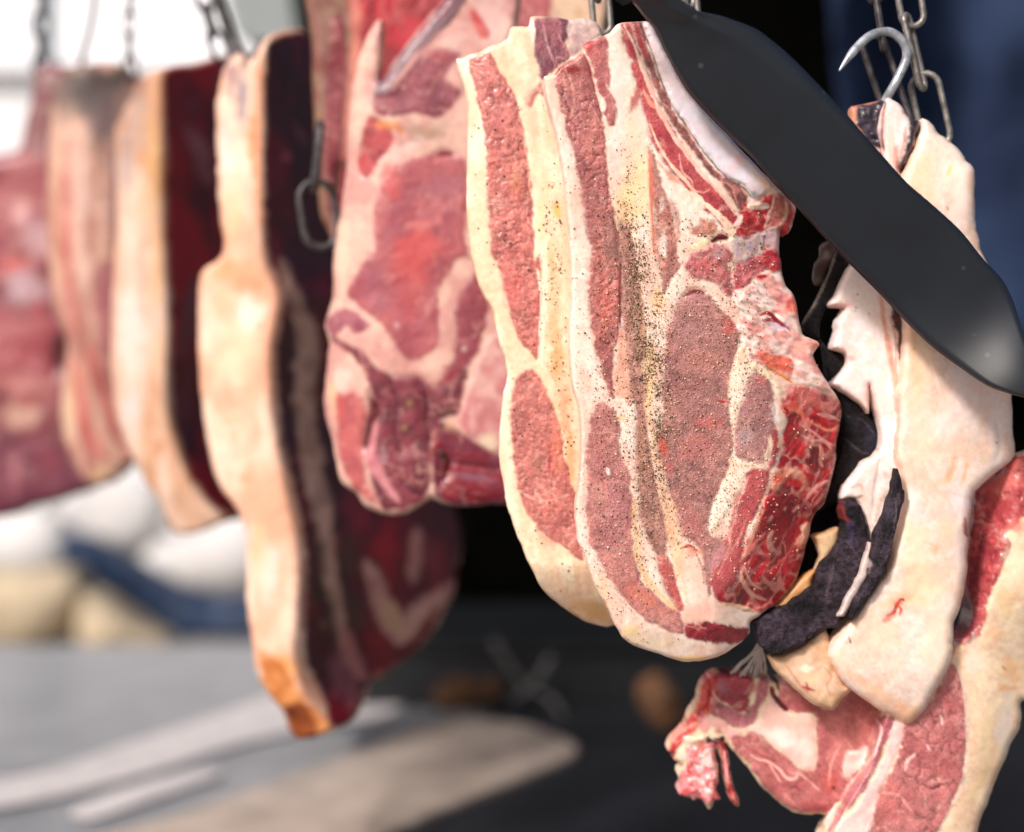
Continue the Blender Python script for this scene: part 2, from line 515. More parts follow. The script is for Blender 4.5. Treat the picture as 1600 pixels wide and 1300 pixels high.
    def emit(pname, fs, plabel=None):
        fs = np.concatenate(fs) if isinstance(fs, list) else fs
        us_, iv = np.unique(fs, return_inverse=True)
        me = mesh_np(pname, Vall[us_] - org, [iv.reshape(fs.shape)])
        ca = me.attributes.new("tint", 'FLOAT_COLOR', 'POINT'); ca.data.foreach_set("color", C4[us_].astype(np.float32).ravel())
        la = me.attributes.new("lean", 'FLOAT', 'POINT'); la.data.foreach_set("value", LE[us_].astype(np.float32))
        me.normals_split_custom_set_from_vertices(NR[us_].astype(np.float32))
        o = add_obj(pname, me, mat or MEAT, root)
        if plabel: o["label"] = plabel
        return o
    parts = [emit(base_part, [q[fl == 0], backq, wall])]
    for li, (pn, plb) in enumerate(plist, 1):
        fs = q[fl == li]
        if len(fs) > 3:
            parts.append(emit(pn, fs, plb))
    def surf(su, sv):
        gi = np.clip(np.round((su - us[0]) / step).astype(int), 0, nu - 1); gj = np.clip(np.round((sv - vs[0]) / step).astype(int), 0, nv - 1)
        k = lut[gj * nu + gi]
        return k, VF, NR
    return root, surf, parts

def grains(root, surf, n, density, name, mat, smin, smax, seed, box, kindlabel=None):
    """loose grains of seasoning lying on the cut: one mesh, each grain a small uneven octahedron"""
    rg = np.random.default_rng(seed)
    P = []
    while sum(len(a) for a in P) < n:
        su = rg.uniform(box[0], box[2], 4000); sv = rg.uniform(box[1], box[3], 4000)
        w = density(su, sv)
        m = rg.random(4000) < w
        P.append(np.stack([su[m], sv[m]], 1))
    P = np.concatenate(P)[:n]
    k, VF, NR = surf(P[:, 0], P[:, 1])
    k = k[k >= 0]
    base = np.array([(1, 0, 0), (-1, 0, 0), (0, 1, 0), (0, -1, 0), (0, 0, 1), (0, 0, -1)], float)
    tri = np.array([(0, 2, 4), (2, 1, 4), (1, 3, 4), (3, 0, 4), (2, 0, 5), (1, 2, 5), (3, 1, 5), (0, 3, 5)])
    s = smin + (smax - smin) * rg.random(len(k)) ** 2.2
    jit = rg.uniform(.6, 1.25, (len(k), 6, 1))
    ax = rg.normal(size=(len(k), 3, 3)); Q, _ = np.linalg.qr(ax)
    V = np.einsum('nij,kj->nki', Q, base) * jit * s[:, None, None]
    V = V + (VF[k] + NR[k] * s[:, None] * .35 + rg.normal(0, .0003, (len(k), 3)) * np.array([1, 0, 1]))[:, None, :]
    F = (tri[None] + (np.arange(len(k)) * 6)[:, None, None]).reshape(-1, 3)
    me = mesh_np(name, V.reshape(-1, 3) - np.array(root.location), [F], smooth=False)
    o = add_obj(name, me, mat, root)
    o["kind"] = "stuff"
    return o

# ------------------------------------------------------------------ the setting
def plane_pt(u, v, zt):
    y = (CAM_H - zt) / ((v - 650) * KPX)
    return np.array(((u - 800) * KPX * y, y, zt))

def slab_on(name, label, cat, outline, ztop, th, mat, kind=None, n=4, parent=None):
    """a flat board / sheet of given thickness lying with its top at height ztop; outline measured where its top shows"""
    pl = spline(pts(outline), True, n)
    top = np.array([plane_pt(u, v, ztop) for u, v in pl]); m = len(top)
    c = top.mean(0); bot = top.copy(); bot[:, 2] -= th
    ins = c + (top - c) * 0.97; rimv = top.copy(); rimv[:, 2] -= th * .25
    V = np.concatenate([[c], ins, rimv, bot, [c - (0, 0, th)]])
    T = []; Q = []
    area = np.sum(top[:, 0] * np.roll(top[:, 1], -1) - np.roll(top[:, 0], -1) * top[:, 1])
    fl = area < 0
    for i in range(m):
        j = (i + 1) % m
        t = [(0, 1 + i, 1 + j), (1 + 3 * m, 1 + 2 * m + j, 1 + 2 * m + i)]
        qs = [(1 + i, 1 + m + i, 1 + m + j, 1 + j), (1 + m + i, 1 + 2 * m + i, 1 + 2 * m + j, 1 + m + j)]
        if fl: t = [x[::-1] for x in t]; qs = [x[::-1] for x in qs]
        T += t; Q += qs
    org = c - (0, 0, th)
    me = mesh_np(name, V - org, [np.array(T), np.array(Q)])
    o = add_obj(name, me, mat, parent, org)
    tag(o, label, cat, kind=kind)
    return o

def box_mesh(name, sx, sy, sz, bev=0.006):
    import bmesh
    bm = bmesh.new(); bmesh.ops.create_cube(bm, size=1)
    bmesh.ops.scale(bm, vec=(sx, sy, sz), verts=bm.verts)
    bmesh.ops.bevel(bm, geom=bm.edges[:], offset=bev, segments=2, affect='EDGES')
    me = bpy.data.meshes.new(name); bm.to_mesh(me); bm.free()
    return me
M_GROUND = simple_material("paving_grey", (150, 146, 140), (128, 126, 124), rough=0.85, scale=3)
M_COUNTER = simple_material("grey_stone", (126, 127, 132), (104, 106, 112), rough=0.3, scale=9, bump=0.1)
M_PLANK = simple_material("pale_wood", (186, 168, 154), (156, 140, 128), rough=0.55, scale=14)
M_SUNLIT = simple_material("sunlit_white", (214, 206, 204), (196, 190, 190), rough=0.6, scale=20)
M_DCLOTH = simple_material("charcoal_cloth", (24, 25, 31), (16, 17, 22), rough=0.7, scale=25)
M_BLACK = simple_material("dark_space_black", (7, 7, 6), (3, 3, 2), rough=1.0, scale=12, spec=0.0)
M_NAVY = simple_material("navy_fabric", (44, 58, 88), (10, 22, 44), rough=0.85, scale=3.2, spec=0.15, detail=3)
M_NAVY2 = simple_material("dark_navy_plastic", (30, 52, 84), (22, 38, 62), rough=0.6, scale=6)
M_STEELBOX = simple_material("black_iron", (20, 24, 30), (12, 13, 16), rough=0.45, scale=20, spec=0.5)
M_SACKW = simple_material("white_sackcloth", (214, 210, 208), (190, 188, 190), rough=0.8, scale=3)
M_SACKC = simple_material("cream_sackcloth", (196, 178, 150), (172, 156, 134), rough=0.8, scale=3)
M_WOOD = simple_material("brown_wood", (118, 80, 50), (70, 48, 34), rough=0.8, scale=30)
M_ROPE = simple_material("pale_rope", (104, 102, 104), (70, 68, 70), rough=0.9, scale=200)
M_POST = simple_material("painted_steel", (96, 116, 124), (80, 98, 108), rough=0.5, scale=10)
M_AWN = simple_material("grey_sheet", (150, 156, 156), (138, 146, 148), rough=0.7, scale=4)
M_LEAF = simple_material("grey_green_leaves", (96, 108, 92), (70, 84, 66), rough=0.7, scale=5)

# ground, one sheet to the horizon
g_ = 1500.0
me = mesh_np("ground", np.array([(-g_, -g_, 0), (g_, -g_, 0), (g_, g_, 0), (-g_, g_, 0)], float), [np.array([(0, 1, 2, 3)])], False)
o = add_obj("ground", me, M_GROUND); tag(o, "grey paved ground running off behind the counter", kind="structure")

# counter under the hanging meat
CT = 0.65
ctr = empty("counter", (0.4, 2.7, 0), "long grey stone counter under the hanging meat", "counter")
o = add_obj("counter_top", box_mesh("counter_top", 7.0, 2.05, 0.06), M_COUNTER, ctr, (0, 0, CT - 0.03))
o = add_obj("counter_base", box_mesh("counter_base", 6.6, 1.8, 0.588), M_DCLOTH, ctr, (0, 0.05, 0.294))

slab_on("board", "pale wooden board lying flat beside the charcoal cloth", "board",
        "F 40,1345 250,1278 440,1214 600,1158 720,1122 830,1132 905,1163 860,1192 740,1240 600,1300 530,1345", CT + 0.026, 0.022, M_PLANK)
slab_on("sunlit_strip", "long white strip standing in for sunlight on the grey counter below the longest hanging cut", "light_strip",
        "F -80,1234 60,1206 200,1160 330,1118 460,1076 580,1070 640,1090 600,1118 480,1136 360,1166 240,1204 100,1240 -80,1270", CT + 0.008, 0.004, M_SUNLIT)  # pale strips added for sunlight falling across the counter
slab_on("sunlit_strip", "short white strip standing in for sunlight on the counter nearest the board", "light_strip",
        "F 110,1268 180,1236 260,1212 330,1198 350,1206 290,1230 220,1254 150,1276", CT + 0.007, 0.003, M_SUNLIT)
slab_on("cloth", "charcoal cloth spread on the counter under the steaks", "cloth",
        "F 560,1345 640,1295 760,1245 880,1195 905,1172 860,1140 770,1112 730,1098 900,1094 1350,1094 1900,1094 1900,1345", CT + 0.007, 0.005, M_DCLOTH)

fb = empty("firebox", (0.55, 3.22, CT), "low black iron firebox on the counter behind the hanging steaks", "firebox")
add_obj("box_body", box_mesh("box_body", 1.75, 0.62, 0.12, 0.008), M_STEELBOX, fb, (0, 0, 0.062))
add_obj("lid", box_mesh("lid", 1.79, 0.65, 0.014, 0.004), M_STEELBOX, fb, (0, -0.01, 0.131))

def log_piece(a, b, w, label):
    """a split log lying with uneven bark; a, b are pixel ends with depth"""
    A = P3(*a); B = P3(*b); r = w * KPX * a[2] * .5
    root = empty("firewood", ((A + B) / 2)[:2] + (CT,), label, "firewood", "firewood lying on the counter")
    pp = [A.lerp(B, t) + Vector((0, 0, .006 * math.sin(7 * t))) for t in (0, .06, .3, .6, .94, 1)]
    V, F, T = tube(pp, [r * .8, r, r * 1.1, r * .95, r * 1.02, r * .78], seg=11)
    k = np.arange(len(V)); V = V + (RNG.random(V.shape) - .5) * r * .35
    add_obj("bark", mesh_np("bark", V - np.array(root.location), [F, T]), M_WOOD, root)
    V2, F2, T2 = tube([A + (A - B).normalized() * .004, A], [r * .6, r * .7], seg=11)
    add_obj("cut_end", mesh_np("cut_end", V2 - np.array(root.location), [F2, T2]), M_WOOD, root)
log_piece((690, 1092, 2.72), (775, 1080, 2.84), 46, "brown split log lying left of the pale rope")
log_piece((1018, 1078, 2.5), (1046, 1122, 2.44), 58, "brown log leaning on the counter under the big front steak")

rope = [P3(*p) for p in ((770, 1000, 2.86), (800, 1045, 2.86), (825, 1078, 2.86), (858, 1090, 2.85), (880, 1120, 2.83), (898, 1160, 2.80))]
rp2 = [P3(*p) for p in ((862, 1025, 2.86), (842, 1058, 2.85), (815, 1085, 2.84), (795, 1096, 2.84))]
root = empty("rope", P3(850, 1150, 2.84), "thin pale rope tangled in a cross on the firebox front", "rope")
for nm, pth in (("strand", rope), ("strand", rp2)):
    pp = spline(np.array([tuple(p) for p in pth]), False, 6)
    V, F, T = tube(pp, [.0034 + .003 * abs(math.sin(i_ * .7)) for i_ in range(len(pp))], seg=8)
    add_obj(nm, mesh_np(nm, V - np.array(root.location), [F, T]), M_ROPE, root)

# black sheet standing in for dark space, and the tarpaulin, behind the meat
build_cut("dark_backdrop", "black sheet standing in for the dark space behind the hanging steaks", "dark_backdrop",
          "F 452,-420 800,-430 1500,-430 2200,-420 2210,300 2200,1040 1700,1042 900,1035 640,1036 600,1030 560,800 520,500 480,200", 3.66, 0.03, step=16, mat=M_BLACK,
          base_part="cloth", rim=0.012, lump=26, lump_sc=150, fine=4, fine_sc=50, edge=6)
build_cut("tarpaulin", "navy blue tarpaulin hung at the right behind the chains", "tarpaulin",
          "F 1300,-420 1600,-430 2150,-420 2150,200 2140,520 1800,540 1540,530 1400,500 1345,440 1318,250 1300,0", 3.42, 0.03, step=16, mat=M_NAVY,
          base_part="cloth", rim=0.012, lump=32, lump_sc=190, fine=3, fine_sc=60, edge=6, seed=5,
          dep=lambda u, v: -.42 * sstep(1460, 1290, u + 30 * np.sin(v / 90)) + .05 * np.sin((u + v * .15) / 46))

def heap(name, label, cat, outline, z0, mat, group=None, part="cloth", seed=1):
    build_cut(name, label, cat, outline, z0, 0.5, step=5, mat=mat, base_part=part, rim=0.22, lump=22, lump_sc=60, fine=5, fine_sc=20, edge=3, seed=seed, group=group)
heap("sack", "bright white sack farthest back on the ground behind the hanging cuts", "sack", "F 76,800 110,762 170,748 236,752 262,790 250,830 225,856 150,862 95,850", 13.0, M_SACKW, seed=2)
heap("sack", "plump white sack beside the long hanging cut", "sack", "F 214,890 240,850 300,830 400,806 440,850 420,910 340,930 262,920", 10.2, M_SACKW, seed=3)
heap("sack", "cream sack with rounded top at the far left edge of the ground", "sack", "F -60,850 0,826 50,800 98,812 114,846 100,888 40,905 -60,900", 11.4, M_SACKW, seed=4)
heap("sack", "wide cream sack lying low at the left behind the counter", "sack", "F -60,900 30,890 110,890 132,920 122,968 80,1008 0,1030 -60,1030", 7.6, M_SACKC, seed=5)
heap("sack", "small cream sack leaning against the navy bundle", "sack", "F 130,930 165,936 210,968 262,1000 278,1022 200,1028 140,1025 118,985", 7.5, M_SACKC, seed=6)
heap("bundle", "dark navy bundle heaped between the white and cream sacks", "bundle", "F 96,836 140,840 200,872 270,912 340,930 420,930 470,960 460,1020 330,1022 262,1010 220,960 150,915 100,890", 7.9, M_NAVY2, seed=7)

# post and awning sheet at the left
pst = empty("post", (P3(75, 0, 14.0).x, 14.0, 0), "slim grey steel post at the upper left", "post")
V, F, T = tube([Vector((0, 0, 0.01)), Vector((0, 0, 3.0)), Vector((0, 0, 6.4))], 0.09, seg=16)
add_obj("shaft", mesh_np("shaft", V, [F, T]), M_POST, pst)
V, F, T = tube([Vector((0, 0, 0)), Vector((0, 0, 0.02))], 0.2, seg=20)
add_obj("base_plate", mesh_np("base_plate", V, [F, T]), M_POST, pst)
build_cut("awning", "grey sheet awning edge showing above the longest hanging cut", "awning",
          "F 338,-220 520,-230 530,60 470,92 420,90 385,72 362,40 350,0", 4.3, 0.05, step=10, mat=M_AWN, base_part="sheet", rim=0.02, lump=8, lump_sc=90, fine=1, edge=2)
# white tent-shaped backdrop added in place of overexposed sky, far behind at the left
M_SKYWHITE = simple_material("overexposed_sky_white", (246, 246, 248), (236, 236, 240), rough=.8, scale=1.5)
sky_back = empty("sky_backdrop", (-4.2, 15.6, 0), "bright white backdrop standing in for the sky at the upper left", "sky_backdrop")
for i in range(4):
    add_obj("backdrop_panel", box_mesh("backdrop_panel", 2.96, .06, 5.0, .01), M_SKYWHITE, sky_back, (-4.5 + i * 3.0, 0, 2.5))
Vt = np.array([(-6.2, -.3, 5.0), (6.2, -.3, 5.0), (6.2, 8.3, 5.0), (-6.2, 8.3, 5.0), (-6.2, 4, 8.4), (6.2, 4, 8.4)], float)
add_obj("backdrop_top", mesh_np("backdrop_top", Vt, [np.array([(0, 1, 5, 4), (2, 3, 4, 5), (3, 2, 1, 0)]), np.array([(0, 4, 3), (1, 2, 5)])], False), M_SKYWHITE, sky_back)
# ------------------------------------------------------------------ the big seasoned steak in front (in focus)
AX = pts("b 1215,540 1225,600 1222,720 1208,850 h 200,390 p 640,640 600,800 550,950 480,1120 400,1290 c 1335,760 1240,890")
AXs = spline(AX, False, 4)
def dep_a(u, v):
    d, _ = line_dist(u, v, AXs)
    # side of the crease: right of it the cut side turns away
    xi = np.interp(v, AXs[:, 1], AXs[:, 0])
    side = sp(u - xi, 10) * sstep(570, 660, v)
    k = KPX * 0.955
    y = 0.955 + side * k * 0.75
    # spine side above: lumpy, falling back towards the right
    t = sp(u - np.interp(v, [300, 420, 600], [1150, 1130, 1190]), 20) * sstep(280, 340, v) * (1 - sstep(570, 660, v))
    y = y + t * k * 0.45
    # bottom rim of fat turns under
    y = y + sp(v - 985, 20) * k * 0.5
    y = y + 0.000018 * (u - 1050) + 0.00002 * (v - 500)
    return y - 0.955

A_OUT = ("a 160,385 210,370 245,325 345,265 358,215 470,175 530,120 630,107 690,115 740,200 800,320 880,450 1000,590 1130,730 1280,890 1370,985 1420,1040 1385,1165 1340,1155 "
         "b 1240,30 1255,120 1310,200 1340,360 1420,400 1390,460 1440,560 1520,690 1500,850 1490,960 1440,1140 1390,1200 1370,1300 "
         "c 1595,815 1510,900 1430,955 1395,980 1390,1030 1330,1090 1240,1140 1110,1165 980,1130 830,1075 780,1010 740,930 690,840 640,700 600,600 590,450 610,300 "
         "b 320,900 310,700 280,600 265,400 275,200 270,0 a 270,1000 245,800 215,650 180,520")
OIL = (240, 190, 105)
def dens_line(su, sv):
    c = np.interp(sv, [200, 330, 420, 520, 620, 700, 800, 900, 1000], [985, 980, 995, 1012, 1026, 1030, 1010, 995, 985])
    w = np.interp(sv, [200, 330, 420, 520, 620, 700, 800, 1000], [24, 26, 32, 38, 45, 48, 48, 40])
    core = np.exp(-((su - c) / (w * .6)) ** 2) * np.interp(sv, [200, 320, 420, 560, 660, 720, 800, 900, 1010], [.04, .28, .85, 1, .9, .5, .25, .12, .02])
    clump = .12 + 2.4 * np.maximum(0, fbm(su, sv, 22, 3, 55) - .4)
    wide = .05 * ((su > 930) & (su < 1200) & (sv > 330) & (sv < 850)) + .012 * (su < 1060)
    return np.clip(core * clump + wide * (su < 1215), 0, 1)
A_R = [
    stain_or_shade(990, 250, 30, 110, (246, 214, 150), .55, 0), stain_or_shade(975, 330, 26, 70, OIL, .5), stain_or_shade(1000, 300, 30, 90, (250, 226, 170), .4),
    stain_or_shade(965, 190, 20, 150, (250, 222, 214), .5, 0), stain_or_shade(1000, 180, 22, 120, (250, 210, 196), .5, 10), stain_or_shade(1030, 470, 16, 40, OIL, .55), stain_or_shade(1016, 580, 14, 70, (242, 200, 130), .55),
    stain_or_shade(1035, 700, 10, 60, (244, 190, 140), .5), stain_or_shade(1050, 810, 12, 50, (246, 180, 120), .55), stain_or_shade(1060, 870, 14, 60, (246, 206, 150), .5),
    stain_or_shade(985, 985, 22, 14, (244, 214, 120), .6), stain_or_shade(1020, 1005, 60, 14, (246, 216, 170), .45), stain_or_shade(940, 930, 16, 40, (244, 205, 150), .45, -20), stain_or_shade(1080, 1028, 40, 6, (240, 196, 90), .6),
    stain_or_shade(1095, 965, 40, 40, (240, 172, 150), .7), stain_or_shade(900, 560, 8, 120, (254, 242, 222), .5), stain_or_shade(960, 655, 20, 10, OIL, .5),
    R("muscle", "a 210,370 245,325 300,292 350,262 385,330 410,440 450,590 465,700 480,900 510,1100 b 503,20 505,100 500,330 470,450 465,620 470,655 440,612 410,520 380,400 355,250 350,100 366,0 a 370,1150 350,950 300,750 250,570 220,450",
      ((172, 96, 94), (194, 116, 108)), h=.2, sc=26, ang=80, st=2.2, speck=.4, rough=.2, crack=(12, 1.5, .18)),
    stain_or_shade(905, 200, 18, 60, (176, 100, 104), .6), stain_or_shade(945, 470, 16, 70, (214, 104, 94), .6), stain_or_shade(893, 108, 30, 9, (150, 22, 34), .85), stain_or_shade(925, 330, 20, 60, (170, 100, 96), .6),
    stain_or_shade(955, 380, 14, 60, (150, 108, 98), .6),
    line("a 262,340 300,420 312,520", 1.0, ((228, 170, 160),) * 2, a=.7), line("a 330,480 400,540 450,640", 1.2, ((226, 160, 150),) * 2, a=.6), line("a 300,600 360,640 420,650", 1.0, ((222, 150, 142),) * 2, a=.6),
    line("a 355,262 385,335 410,440 450,590", 1.8, ((150, 30, 40),) * 2, a=.8),
    R("muscle", "a 362,220 430,192 470,182 480,300 490,440 515,500 520,600 500,630 470,590 450,545 425,440 400,340", ((176, 88, 90), (196, 116, 112)), h=.3, sc=18, ang=80, st=2),
    stain_or_shade(918, 72, 12, 10, (206, 60, 56), .8), line("a 420,460 450,500 455,560", 4.5, FAT, a=.9), line("a 470,420 500,470", 2, FAT, a=.8),
    R("muscle", "a 680,740 700,760 730,870 780,1000 810,1140 835,1299 b 780,40 740,110 700,170 680,60 690,0 a 735,1299 720,1100 700,950 690,830", ((190, 120, 106), (168, 100, 92)), h=.1, sc=14, ang=75, st=2.2, speck=.5, a=.92),
    R("muscle", "n 150,380 230,330 300,420 290,560 270,700 230,830 150,860 110,700 120,520", ((196, 130, 114), (176, 108, 98)), soft=4, wob=5, h=.1, sc=10, ang=75, st=2, speck=.6, a=.7),
    line("a 688,745 694,900 700,1050 712,1280", 3.2, ((234, 120, 88), (224, 96, 78)), a=.8),
    stain_or_shade(1036, 380, 8, 22, (238, 224, 214), .8), stain_or_shade(1038, 395, 4, 10, (250, 246, 238), .9), stain_or_shade(1034, 320, 6, 16, (238, 214, 200), .7),
    R("muscle", "F 966,345 980,350 992,400 1000,450 1006,480 1010,560 1010,640 1018,720 1025,759 1042,823 1045,873 1064,940 1062,955 1045,935 1025,870 1003,815 995,742 993,640 980,600 972,520 970,434",
      ((166, 112, 100), (182, 128, 116)), h=-.2, sc=12, ang=80, st=2.5, speck=.6),
    stain_or_shade(1000, 700, 6, 60, (176, 120, 84), .5), stain_or_shade(995, 500, 8, 90, (182, 150, 120), .5),
    line("b 600,100 612,420 620,640 640,800 c 985,330 1010,520 1060,700 1110,900", 5.0, ((244, 206, 166), (232, 178, 136)), h=.4, soft=3, wob=4, a=.7),
    line("b 500,60 497,200 500,330", 1.6, ((140, 16, 26),) * 2, a=.9), line("b 505,350 520,480 535,660", 2.0, ((196, 84, 74), (220, 110, 90)), a=.9),
    fatR("fat_seam", "b 500,345 520,350 538,520 546,690 520,665 480,640 468,560 480,450", ((226, 150, 132), (240, 178, 152)), h=.2),
    # loin eye
    R("muscle", "b 850,162 895,170 940,220 1000,280 1050,340 1050,400 1035,450 1010,560 1005,700 1020,800 1020,920 970,1050 920,1180 905,1270 c 1240,590 1320,600 1275,700 1225,780 1200,860 1160,640 1110,600 1080,570 1050,440 1010,360 990,250 960,110 "
      "b 655,830 690,800 700,700 690,600 700,520 700,430 720,330 760,230 800,180", ((158, 104, 102), (182, 124, 116)), h=.35, sc=30, speck=.5, gw=4),
    stain_or_shade(1075, 520, 30, 60, (176, 122, 120), .6), stain_or_shade(1085, 640, 40, 60, (168, 110, 108), .5), stain_or_shade(1080, 470, 16, 14, (192, 126, 128), .6), stain_or_shade(1140, 505, 14, 26, (222, 90, 80), .55), stain_or_shade(1100, 560, 40, 16, (200, 120, 108), .45),
    stain_or_shade(1105, 660, 30, 14, (208, 96, 92), .55), stain_or_shade(1034, 695, 8, 26, (226, 78, 58), .85, -20), stain_or_shade(1045, 730, 10, 14, (206, 92, 80), .6), stain_or_shade(1090, 700, 40, 30, (206, 116, 112), .5), stain_or_shade(1080, 815, 22, 40, (192, 104, 104), .6, -25),
    line("c 1040,430 1090,520 1150,590 1210,700", 1.1, ((216, 150, 144),) * 2, a=.6), line("c 1080,470 1130,560", .9, ((222, 160, 150),) * 2, a=.6), line("b 840,790 800,860 790,900", .9, ((220, 160, 150),) * 2, a=.5),
    line("b 640,420 640,600 632,700", 4, ((238, 196, 130), (244, 204, 160)), a=.75),
    line("b 790,190 840,160 890,172", 2.6, ((120, 14, 26),) * 2, a=.95, g=.9), line("b 945,668 985,672", 2.2, ((180, 14, 30),) * 2, g=.5), line("b 940,660 990,664", 1.0, ((236, 150, 140),) * 2),
    # fat wedge, side muscle, lower strips
    fatR("fat_seam", "b 1050,425 1085,420 1110,470 1130,530 1095,560 1075,620 1055,700 1040,760 1030,860 1040,925 1105,945 1165,962 1150,985 1080,1010 1040,1100 990,1190 945,1272 912,1280 920,1180 968,1050 1016,920 1012,800 1002,700 1010,560",
         ((250, 226, 204), (246, 206, 178)), h=.5, wob=3),
    stain_or_shade(1126, 790, 14, 40, (254, 240, 226), .6, 25), stain_or_shade(1160, 560, 16, 40, (246, 200, 170), .5),
    R("muscle", "b 1110,540 1135,528 1165,536 1200,590 1215,720 1200,850 1165,955 1110,945 1040,925 1025,860 1032,780 1060,680 1085,590", ((162, 108, 108), (182, 128, 124)), h=.5, sc=20, speck=.35, gw=4),
    stain_or_shade(1190, 590, 12, 16, (206, 108, 100), .6), stain_or_shade(1163, 680, 22, 18, (200, 176, 176), .45),
    R("muscle", "b 1080,1010 1120,980 1170,990 1190,1010 1180,1060 1130,1180 1080,1280 c 1370,600 1330,780 1250,870 1222,850 1215,770 1225,700 1270,620 1330,480 1370,360", ((188, 84, 86), (172, 70, 76)), h=.4, sc=24, speck=.2, gw=3.5),
    line("p 480,420 420,520 340,680 300,860 270,1080 c 1300,640 1230,740", 2.6, ((240, 170, 156), (226, 130, 122)), h=.4), line("p 380,700 460,760 540,840", 1.2, ((150, 50, 58),) * 2, a=.7),
    R("muscle", "p 700,250 740,240 755,290 700,380 650,440 630,450 640,380", ((190, 70, 76), (170, 60, 66)), h=.4), 
    R("muscle", "b 1195,810 1222,790 1232,850 1222,930 1200,960 1190,900", ((178, 76, 80), (196, 92, 92)), h=.3),
    line("c 1240,770 1280,690 1340,600 1380,500", 1.6, ((232, 150, 140),) * 2), stain_or_shade(1120, 868, 14, 30, (206, 150, 156), .55, 30),
    line("c 1075,640 1120,630 1150,655", 2.2, ((176, 20, 24),) * 2), stain_or_shade(1083, 862, 20, 10, (232, 140, 110), .6), line("c 1130,640 1170,720 1180,800", 1.2, ((170, 70, 74),) * 2, a=.7),
    # lower muscles of the tail
    R("muscle", "b 400,682 425,680 455,700 490,740 500,800 505,920 535,1000 550,1100 560,1180 c 860,430 868,560 870,680 895,790 960,850 1055,930 1085,1000 1090,1040 1010,1020 900,960 820,880 740,760 690,680 650,610 635,480 640,330 b 335,900 360,760",
      ((178, 110, 108), (200, 132, 124)), h=.35, sc=22, speck=.45),
    stain_or_shade(960, 800, 26, 60, (196, 122, 130), .6), stain_or_shade(1000, 930, 50, 20, (222, 124, 100), .65, 35), stain_or_shade(935, 700, 14, 40, (200, 110, 108), .4),
    line("c 735,265 742,300", 2.6, ((248, 226, 214),) * 2), line("c 745,310 800,320 835,340", 1.6, ((140, 60, 60),) * 2, a=.8), line("c 860,420 865,560 880,680 930,800 1060,930", 6, ((248, 214, 178), (246, 192, 142)), h=.4, wob=3, soft=2.4),
    R("muscle", "c 960,680 1020,690 1050,790 1085,900 1070,925 1040,880 1000,790", ((196, 92, 88), (206, 110, 102)), h=.2),
    R("muscle", "c 1110,985 1250,985 1385,1012 1372,1060 1290,1085 1180,1070 1095,1052", ((150, 34, 48), (120, 24, 36)), h=.2, rough=.6, sc=10, label="dark red muscle end at the foot of the steak"),
    # rib side
    R("muscle", "a 540,122 565,114 590,115 625,230 690,400 755,560 845,715 950,865 1050,975 1125,1080 1130,1130 1085,1150 1010,1090 940,1030 880,950 820,870 760,800 705,720 680,620 640,470 600,330 560,200", ((176, 58, 68), (196, 84, 86)), h=-.2, sc=12, ang=55, st=2.5, speck=.35, label="narrow red muscle along the rib"),
    stain_or_shade(994, 150, 8, 40, (176, 24, 36), .8, 20), stain_or_shade(1050, 270, 12, 18, (140, 70, 68), .5), line("r 240,750 300,860 340,900", 3, ((232, 150, 130),) * 2), line("n 120,50 240,180 300,220", 3, ((236, 130, 100),) * 2, a=.6), line("n 290,0 310,130 380,200 390,260", 1.4, ((238, 170, 160),) * 2), line("n 390,270 470,285 520,260", 1.3, ((238, 160, 150),) * 2),
    R("muscle", "a 600,108 650,112 690,270 760,440 830,590 920,720 1010,850 1110,905 1165,960 1175,1010 1160,1075 1080,960 980,850 880,730 800,620 720,470 660,300 620,180", ((138, 78, 76), (172, 104, 98)), h=-.3, sc=7, ang=55, st=2.2, speck=.6, label="dark dried edge of meat against the rib bone"),
    line("a 615,115 640,200 672,300", 3.5, ((170, 40, 52),) * 2, a=.8), line("a 640,115 700,260 745,400 800,520 880,640 960,760 1080,890 1165,945 1200,990", 1.7, ((70, 52, 56), (110, 80, 80)), wob=2.4, a=.9, g=.5),
    line("a 560,125 610,220 650,330 700,460 760,600 850,740 960,880 1060,990 1120,1080", 3.4, ((250, 206, 190), (244, 186, 170)), h=.5, wob=2),
    line("a 690,620 740,740 800,830 870,905 950,1010 1010,1060", 3.2, ((250, 214, 190), (250, 190, 160)), h=.2, wob=2),
    R("rib_bone", "a 655,122 690,116 740,200 800,320 880,450 1000,590 1130,730 1280,890 1310,920 1245,985 1205,990 1165,930 1065,878 965,758 885,640 800,505 740,350 700,220", ((230, 220, 230), (238, 214, 218)), h=1.0, lean=0, speck=.06, sc=34, ang=50, st=2.5, g=.6),
    stain_or_shade(1195, 285, 26, 10, (246, 196, 162), .75, 45), stain_or_shade(1165, 240, 10, 60, (244, 190, 190), .55, 45), stain_or_shade(1178, 302, 9, 6, (140, 150, 150), .8),
    # spine side
    R("muscle", "n 700,620 680,560 720,480 790,370 900,330 980,300 1060,310 1150,400 1100,590 1020,580 960,560 860,590", ((190, 28, 42), (214, 60, 66)), soft=4.5, wob=5, h=.8, rough=1.2, sc=10),
    fatR("cartilage", "n 930,540 960,470 985,380 1010,300 1060,310 1075,420 1060,500 1000,550", ((176, 92, 84), (204, 128, 112)), soft=4.5, wob=5, h=.8, rough=.6, sc=6), line("n 920,555 990,552 1055,500 1080,420 1070,330", 2.6, ((240, 190, 160),) * 2, h=.8), line("n 990,310 970,400 940,480 915,550", 2.6, ((244, 196, 180),) * 2, h=.8),
    line("n 790,390 870,380 950,390", 6, ((248, 208, 190),) * 2, h=.6), line("n 700,440 740,470 690,560 690,640", 4, ((250, 210, 200),) * 2, h=.5), stain_or_shade(1170, 350, 14, 10, (150, 16, 30), .8),
